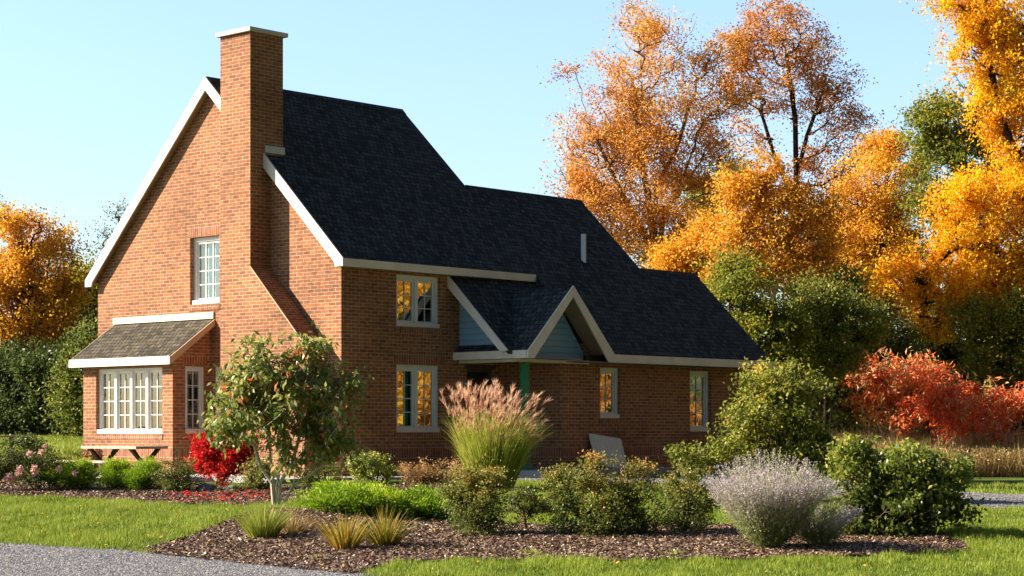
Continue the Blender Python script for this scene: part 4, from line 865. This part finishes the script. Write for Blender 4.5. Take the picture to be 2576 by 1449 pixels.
tree('small orange tree with its crown just above the lower right roof', 57, 1740, [(1700, 660, 60, 40), (1770, 640, 55, 45), (1780, 590, 40, 40), (1820, 690, 50, 35)], 'orange', 130, [[(1745, 1080), (1745, 680)]], 'bark', cr=.26, nl=80, ls=.13)
tree('dull orange tree in the gap below the bare trunk', 70, 2090, [(2090, 560, 70, 60), (2060, 700, 70, 60), (2140, 690, 70, 60), (2180, 760, 60, 40), (2020, 640, 60, 60), (2200, 600, 60, 60)], 'orangebrown', 270, [[(2090, 1080), (2090, 620)]], 'barkdark', cr=.32, nl=85, ls=.15)
# left side
tree('broad orange maple at the left edge with two dark trunks', 60, 90,
     [(60, 620, 60, 60), (120, 610, 45, 45), (80, 700, 80, 70), (150, 680, 40, 50), (40, 580, 30, 25), (95, 565, 25, 22), (165, 630, 22, 22), (20, 720, 60, 80), (110, 780, 80, 60), (30, 840, 80, 40), (-40, 720, 60, 110), (100, 850, 60, 30)],
     'orange', 480, [[(78, 1090), (80, 800), (70, 620)], [(98, 1090), (102, 800), (125, 650)]], 'barkdark', cr=.27, nl=74, ls=.125, tspread=.3, cull=.85, warp=.3, rag=.4, group='autumn trees left of the house')
tree('yellow-green tree half hidden behind the left roof edge', 62, 205, [(190, 720, 38, 50), (215, 780, 45, 60), (180, 820, 50, 50), (235, 860, 50, 60), (240, 720, 35, 50)], 'yellowgreen', 180, [[(210, 1090), (205, 780)]], 'barkdark', cr=.28, nl=80, ls=.14, group='autumn trees left of the house', tintc=lambda C: np.full(len(C), .6))
tree('slender nearly bare tree top rising behind the left roof slope', 66, 320, [(300, 530, 22, 28), (275, 590, 22, 30), (255, 630, 18, 25), (320, 600, 20, 40)], 'olive', 60, [[(340, 1090), (320, 750), (298, 545)], [(320, 760), (262, 620)]], 'bark', cr=.22, nl=12, ls=.1, tip=.006, base_r=.08, group='autumn trees left of the house')
tree('thin pale tree top cut by the left edge', 66, -30, [(-5, 560, 14, 40), (-20, 520, 20, 30)], 'olive', 25, [[(-40, 1090), (-15, 600)]], 'bark', cr=.2, nl=12, ls=.1, tip=.006, base_r=.08, group='autumn trees left of the house')
# understory shrubs behind
US = 'understory bushes below the autumn trees'
def under(label, d, px, blobs, mat, ncl, **k):
    k.setdefault('ls', .105); k.setdefault('nl', 105); k.setdefault('cull', .8); k.setdefault('rag', .4)
    return plant('wild_bush', label, 'bush', US, d, px, blobs, LM[mat], M['barkdark'], ncl, .28, k.pop('nl'), k.pop('ls'), stems=5, base_r=.06, tip=.01, shell=.3, crown_name='foliage', trunk_name='stems', **k)
under('pale green bush just above the right end of the roof', 50, 1880, [(1860, 740, 65, 50), (1900, 800, 70, 50), (1830, 690, 40, 30), (1960, 830, 60, 50), (1930, 900, 60, 50)], 'yellowgreen', 330, tintc=lambda C: np.full(len(C), .42), cull=.9, nl=95, ls=.085)
under('olive bush with gold flecks behind the tall yellow-green shrub', 51, 2080, [(2060, 790, 80, 55), (2140, 830, 70, 50), (2010, 850, 60, 50), (2100, 900, 60, 50)], 'olive', 330, tintc=lambda C: np.full(len(C), .6), cull=.9, nl=95, ls=.085)
under('dark green bush below the pale forked trunk', 54, 1960, [(1960, 900, 90, 60), (2050, 920, 80, 60), (1920, 960, 80, 60), (2080, 990, 90, 60)], 'olive', 330)
under('dark green bush behind the coral sumac', 56, 2190, [(2180, 870, 80, 60), (2250, 890, 80, 50), (2160, 960, 80, 70), (2260, 980, 90, 70), (2180, 800, 60, 40)], 'olive', 300, tintc=lambda C: np.full(len(C), .3))
under('tall dark bush in the gap beneath the golden boughs', 60, 2300, [(2300, 860, 90, 60), (2380, 920, 80, 60), (2440, 950, 70, 60), (2330, 960, 90, 70)], 'darkgreen', 260)
under('sunlit light green bush at the right edge above the sumacs', 55, 2540, [(2520, 850, 70, 60), (2580, 820, 60, 70), (2500, 910, 60, 50), (2570, 920, 60, 50), (2450, 810, 35, 45)], 'yellowgreen', 420, tintc=lambda C: np.full(len(C), .38), cull=.9, nl=95, ls=.085)
under('dull green bush behind the golden maple trunk', 60, 2470, [(2450, 760, 80, 60), (2520, 730, 70, 60), (2380, 740, 60, 50)], 'olive', 180)
under('green bush filling the foot of the rust-topped tree', 62, 2130, [(2120, 720, 80, 50), (2200, 770, 80, 50), (2040, 730, 60, 50)], 'olive', 200)
under('dark bush at the far left under the orange maple', 58, 20, [(-20, 930, 70, 60), (60, 950, 80, 60), (10, 1020, 90, 60)], 'darkgreen', 260)
under('dark bush in the middle of the left hedge', 57, 120, [(120, 940, 70, 60), (110, 1010, 80, 65), (170, 900, 50, 40)], 'darkgreen', 240)
under('mid green bush beside the bay window roof', 55, 205, [(205, 960, 40, 70), (200, 1040, 40, 50), (240, 880, 40, 50)], 'olive', 180)
under('tall russet bush above the left hedge', 62, 150, [(150, 850, 70, 60), (60, 870, 70, 55), (220, 850, 40, 50)], 'orangebrown', 260, tintc=lambda C: np.full(len(C), .25))
# woods left of the frame that shade the hedge, and trees mirrored in the front windows
for i, (l, dd, h) in enumerate(((-27, 60, 9), (-31, 66, 11), (-25, 70, 10), (-35, 58, 10))):
    px = CX+l/dd*FPX; top = HY-(h-.5)/dd*FPX; mid = HY-(h*.5)/dd*FPX
    tree(['wooded edge tree beyond the left of the lawn, nearest the house', 'tallest wooded edge tree beyond the left of the lawn', 'wooded edge tree set back beyond the left of the lawn', 'wooded edge tree farthest left beyond the lawn'][i], dd, px,
         [(px, mid, 3.0/dd*FPX, h*.45/dd*FPX), (px+2.4/dd*FPX, mid+1/dd*FPX, 2.2/dd*FPX, h*.4/dd*FPX)], 'olive', 90, None, 'barkdark', cr=.6, nl=70, ls=.3, group='woods beyond the left edge', name='woodland_tree')
def mirror_tree(x, y, h, mat, label, n=70):
    l, d = ld(x, y); px = CX+l/d*FPX; s = FPX/d
    return tree(label, d, px, [(px, HY-h*.6*s, h*.33*s, h*.42*s), (px+h*.15*s, HY-h*.35*s, h*.28*s, h*.28*s)], mat, n, None, 'barkdark', cr=.5, nl=110, ls=.28, group='trees reflected in the front windows', name='roadside_tree')
mirror_tree(21, -23, 9, 'orange', 'orange roadside tree mirrored in the left front windows')
mirror_tree(27, -19, 8.5, 'olive', 'olive roadside tree mirrored beside the orange one')
mirror_tree(29, -26, 10, 'olive', 'olive roadside tree mirrored in the window next to the board')
mirror_tree(34, -20, 9, 'yellowgreen', 'green roadside tree mirrored in the right-hand window')
def mirror_bush(x, y, h, mat, label):
    l, d = ld(x, y); px = CX+l/d*FPX; s = FPX/d
    return plant('roadside_bush', label, 'bush', 'bushes reflected in the front windows', d, px, [(px, HY-h*.4*s, h*.75*s, h*.55*s), (px+h*.8*s, HY-h*.3*s, h*.6*s, h*.45*s)], LM[mat], M['barkdark'], 60, .4, 130, .24, stems=4, base_r=.06, tip=.012, crown_name='foliage', trunk_name='stems')
mirror_bush(17.5, -16.5, 3.2, 'orange', 'low orange bush mirrored at the bottom of the tall front window')
mirror_bush(20.5, -15, 3.4, 'orangebrown', 'russet bush mirrored behind the low orange one')
mirror_bush(24, -16, 3, 'olive', 'olive bush mirrored in the small front window')
mirror_bush(29, -17.5, .7, 'orangebrown', 'low russet bush mirrored at the foot of the right-hand window')
mirror_bush(15, -20, 3.4, 'orange', 'orange bush farthest left in the window reflections')
mirror_tree(16, -26, 10, 'orangebrown', 'tall russet roadside tree farthest left in the reflections')
mirror_tree(24, -30, 11, 'orange', 'tall orange roadside tree at the back of the reflections')
mirror_tree(6, -40, 11, 'olive', 'green roadside tree far across the drive from the house')
mirror_tree(14, -38, 11, 'yellowgreen', 'yellow green roadside tree far across the drive')
# ================================================================== GROUND COVER (stuff)
def in_poly(P, l, d): return inside(P, l, d)
def scatter(n, l0, l1, d0, d1, test):
    d = rng.uniform(d0, d1, n); l = rng.uniform(l0, l1, n); k = np.abs(l) < d*.27+.4; l, d = l[k], d[k]; k = test(l, d); return l[k], d[k]
notbed = lambda l, d: ~(in_poly(BEDP, l, d) | in_poly(BED2P, l, d) | in_poly(DRIVEP, l, d) | in_poly(DRIVE2P, l, d))
def house_free(l, d):
    x, y = xy(l, d); return ~(((x > -5.0) & (y > -3.0)) | ((x > 2.5) & (y > -2.9)))
def grass(l, d, hgt, wid, tm, mat, name, lean=.5):
    x, y = xy(l, d); n = len(x); P = np.stack([x, y, G(x, y)-.004], 1)
    Q_ = np.stack([x, y, x*0], 1); patch = np.clip(.5+.28*pn(Q_, 7.5, 11)+.22*pn(Q_, 16, 12)+.15*pn(Q_, 2, 13), 0, 1.2)
    h = hgt*(.6+.8*rng.random(n))*(.35+1.25*patch); a = rng.uniform(0, 2*math.pi, n); ln = rng.uniform(0, lean, n)
    T = P+np.stack([np.cos(a)*ln*h, np.sin(a)*ln*h, h], 1); b = rng.uniform(0, math.pi, n); S = np.stack([np.cos(b), np.sin(b), 0*b], 1)*(wid*rng.uniform(.6, 1.3, n))[:, None]
    V = np.empty((n, 3, 3)); V[:, 0] = P-S; V[:, 1] = P+S; V[:, 2] = T
    return V.reshape(-1, 3), np.arange(3*n).reshape(n, 3), np.clip(tm+(patch-.5)*.3+rng.normal(0, .15, n), 0, 1)
parts = []
l, d = scatter(560000, -8, 8, 18.6, 31.5, lambda l, d: notbed(l, d) & house_free(l, d)); parts.append(grass(l, d, .055, .005, .5, None, ''))
l, d = scatter(90000, -12, 12, 31.5, 41, lambda l, d: notbed(l, d) & house_free(l, d)); parts.append(grass(l, d, .06, .009, .5, None, ''))
l, d = scatter(160000, -18, -8.5, 38, 60, lambda l, d: house_free(l, d) | (l < -9.2)); parts.append(grass(l, d, .07, .012, .6, None, ''))
tag(link('grass', cat_mesh('grass', parts), LM['lawnblade']), 'short mown green grass of the lawns', 'grass', kind='stuff')
# mulch chips
def flat(l, d, s, zoff, tint, aspect=.4, tilt=.45):
    x, y = xy(l, d); n = len(x); P = np.stack([x, y, G(x, y)+zoff], 1)
    a = rng.uniform(0, 2*math.pi, n); dr = np.stack([np.cos(a), np.sin(a), rng.normal(0, tilt, n)], 1)
    t = unit(dr); up = unit(np.array([0, 0, 1.])+rng.normal(size=(n, 3))*tilt); b = unit(np.cross(t, up)); s = s[:, None]
    V = np.stack([P-t*s/2-b*s*aspect/2, P+t*s/2-b*s*aspect/2, P+t*s/2+b*s*aspect/2, P-t*s/2+b*s*aspect/2], 1)
    return V.reshape(-1, 3), np.arange(4*n).reshape(n, 4), tint
l, d = scatter(200000, -8, 8, 19, 30, lambda l, d: in_poly(BEDP, l, d)); p1 = flat(l, d, rng.uniform(.015, .05, len(l)), .035, np.clip(rng.normal(.45, .25, len(l)), 0, 1))
l, d = scatter(60000, -10, 3, 28, 37, lambda l, d: in_poly(BED2P, l, d)); p2 = flat(l, d, rng.uniform(.02, .06, len(l)), .035, np.clip(rng.normal(.42, .25, len(l)), 0, 1))
tag(link('mulch_chips', cat_mesh('mulch_chips', [p1, p2]), LM['chip']), 'loose brown bark chips covering the planting beds', 'mulch', kind='stuff')
# gravel stones
def stones(l, d, s):
    x, y = xy(l, d); n = len(x); c = np.stack([x, y, G(x, y)+.014], 1); a = rng.uniform(0, 2*math.pi, n); s = s[:, None]
    ax = np.stack([np.cos(a), np.sin(a), 0*a], 1); ay = np.stack([-np.sin(a), np.cos(a), 0*a], 1)*rng.uniform(.6, 1, (n, 1)); az = np.array([[0, 0, 1.]])*rng.uniform(.4, .8, (n, 1))
    V = np.stack([c+ax*s, c+ay*s, c-ax*s, c-ay*s, c+az*s+ax*s*rng.uniform(-.3, .3, (n, 1))], 1); b = (np.arange(n)*5)[:, None]
    F = np.concatenate([b+np.array([[0, 1, 4]]), b+np.array([[1, 2, 4]]), b+np.array([[2, 3, 4]]), b+np.array([[3, 0, 4]])]); t = np.clip(rng.normal(.5, .25, n), 0, 1)
    return V.reshape(-1, 3), F, np.tile(t, 4)
l, d = scatter(150000, -6.5, 1, 18, 23.5, lambda l, d: in_poly(DRIVEP, l, d) | (in_poly(DRIVEP, l+.15*rng.normal(size=len(l)), d-.12) & (rng.random(len(l)) < .5))); s1 = stones(l, d, rng.uniform(.006, .019, len(l)))
l, d = scatter(60000, -1, 11, 27, 38, lambda l, d: in_poly(DRIVE2P, l, d)); s2 = stones(l, d, rng.uniform(.008, .02, len(l)))
tag(link('gravel_stones', cat_mesh('gravel_stones', [s1, s2]), LM['pebble']), 'loose grey stones on the gravel drive and path', 'gravel', kind='stuff')
# fallen leaves
l, d = scatter(700, -5.5, -3.7, 29.2, 32.2, lambda l, d: rng.random(len(l)) < np.exp(-((l+4.6)/.7)**2-((d-30.9)/1.2)**2)); f1 = flat(l, d, rng.uniform(.03, .055, len(l)), .045, rng.uniform(0, .9, len(l)), .6, .3)
tag(link('fallen_leaves', cat_mesh('fallen_leaves', [f1]), LM['redmaple']), 'scatter of fallen red leaves on the mulch under the red maple', 'fallen leaves', kind='stuff')
l, d = scatter(700, -8, 8, 19, 31, lambda l, d: (~in_poly(DRIVEP, l, d)) | (rng.random(len(l)) < .4)); f2 = flat(l, d, rng.uniform(.015, .035, len(l)), .06, rng.uniform(0, 1, len(l)), .7, .4)
tag(link('autumn_leaves', cat_mesh('autumn_leaves', [f2]), LM['orangebrown']), 'few tan and yellow leaves blown over the lawn and mulch', 'fallen leaves', kind='stuff')
# dry meadow
def meadow():
    n = 75000; d = rng.uniform(48, 58, n); l = rng.uniform(7, 17, n); k = (l < d*.27+1); l, d = l[k], d[k]; x, y = xy(l, d); k = ~((x < 11.8) & (y > -2.6)); x, y = x[k], y[k]; n = len(x)
    P = np.stack([x, y, G(x, y)], 1); pt = .5+.4*pn(P, 1.6, 5)+.2*pn(P, 5, 6)
    D0 = np.stack([rng.normal(0, .22, n), rng.normal(0, .22, n), np.ones(n)], 1)
    V, F, t, _, _ = strips(P, D0, (.6+.6*rng.random(n))*(.55+.8*pt), .016, np.clip(rng.normal(.45, .25, n)+.5*(pt-.5), 0, 1), 3, .5)
    Q = P+D0*(.3+.6*rng.random(n))[:, None]*.8; V2, F2, t2 = leaves(Q, rng.uniform(.04, .1, n), np.clip(rng.normal(.55, .3, n), 0, 1), .4)
    return [(V, F, t), (V2, F2, t2)]
tag(link('meadow_grass', cat_mesh('meadow_grass', meadow()), LM['dry']), 'tall dry tan meadow grass below the red sumacs', 'meadow', kind='stuff')
def thicket():
    out = []
    for (l0, l1, d0, d1, h, n) in ((7, 22, 62, 68, 3.9, 52000), (-30, -11, 61, 68, 3.6, 42000)):
        l = rng.uniform(l0, l1, n); d = rng.uniform(d0, d1, n); x, y = xy(l, d); top = h*(.75+.25*np.sin(l*1.3)+.15*np.sin(l*3.1+1))
        P = np.stack([x, y, G(x, y)+top*rng.random(n)], 1); out.append(leaves(P, rng.uniform(.16, .3, n), rng.uniform(0, 1, n), .6))
    return out
tag(link('thicket', cat_mesh('thicket', thicket()), LM['darkgreen']), 'dark tangled thicket at the foot of the woods', 'thicket', kind='stuff')
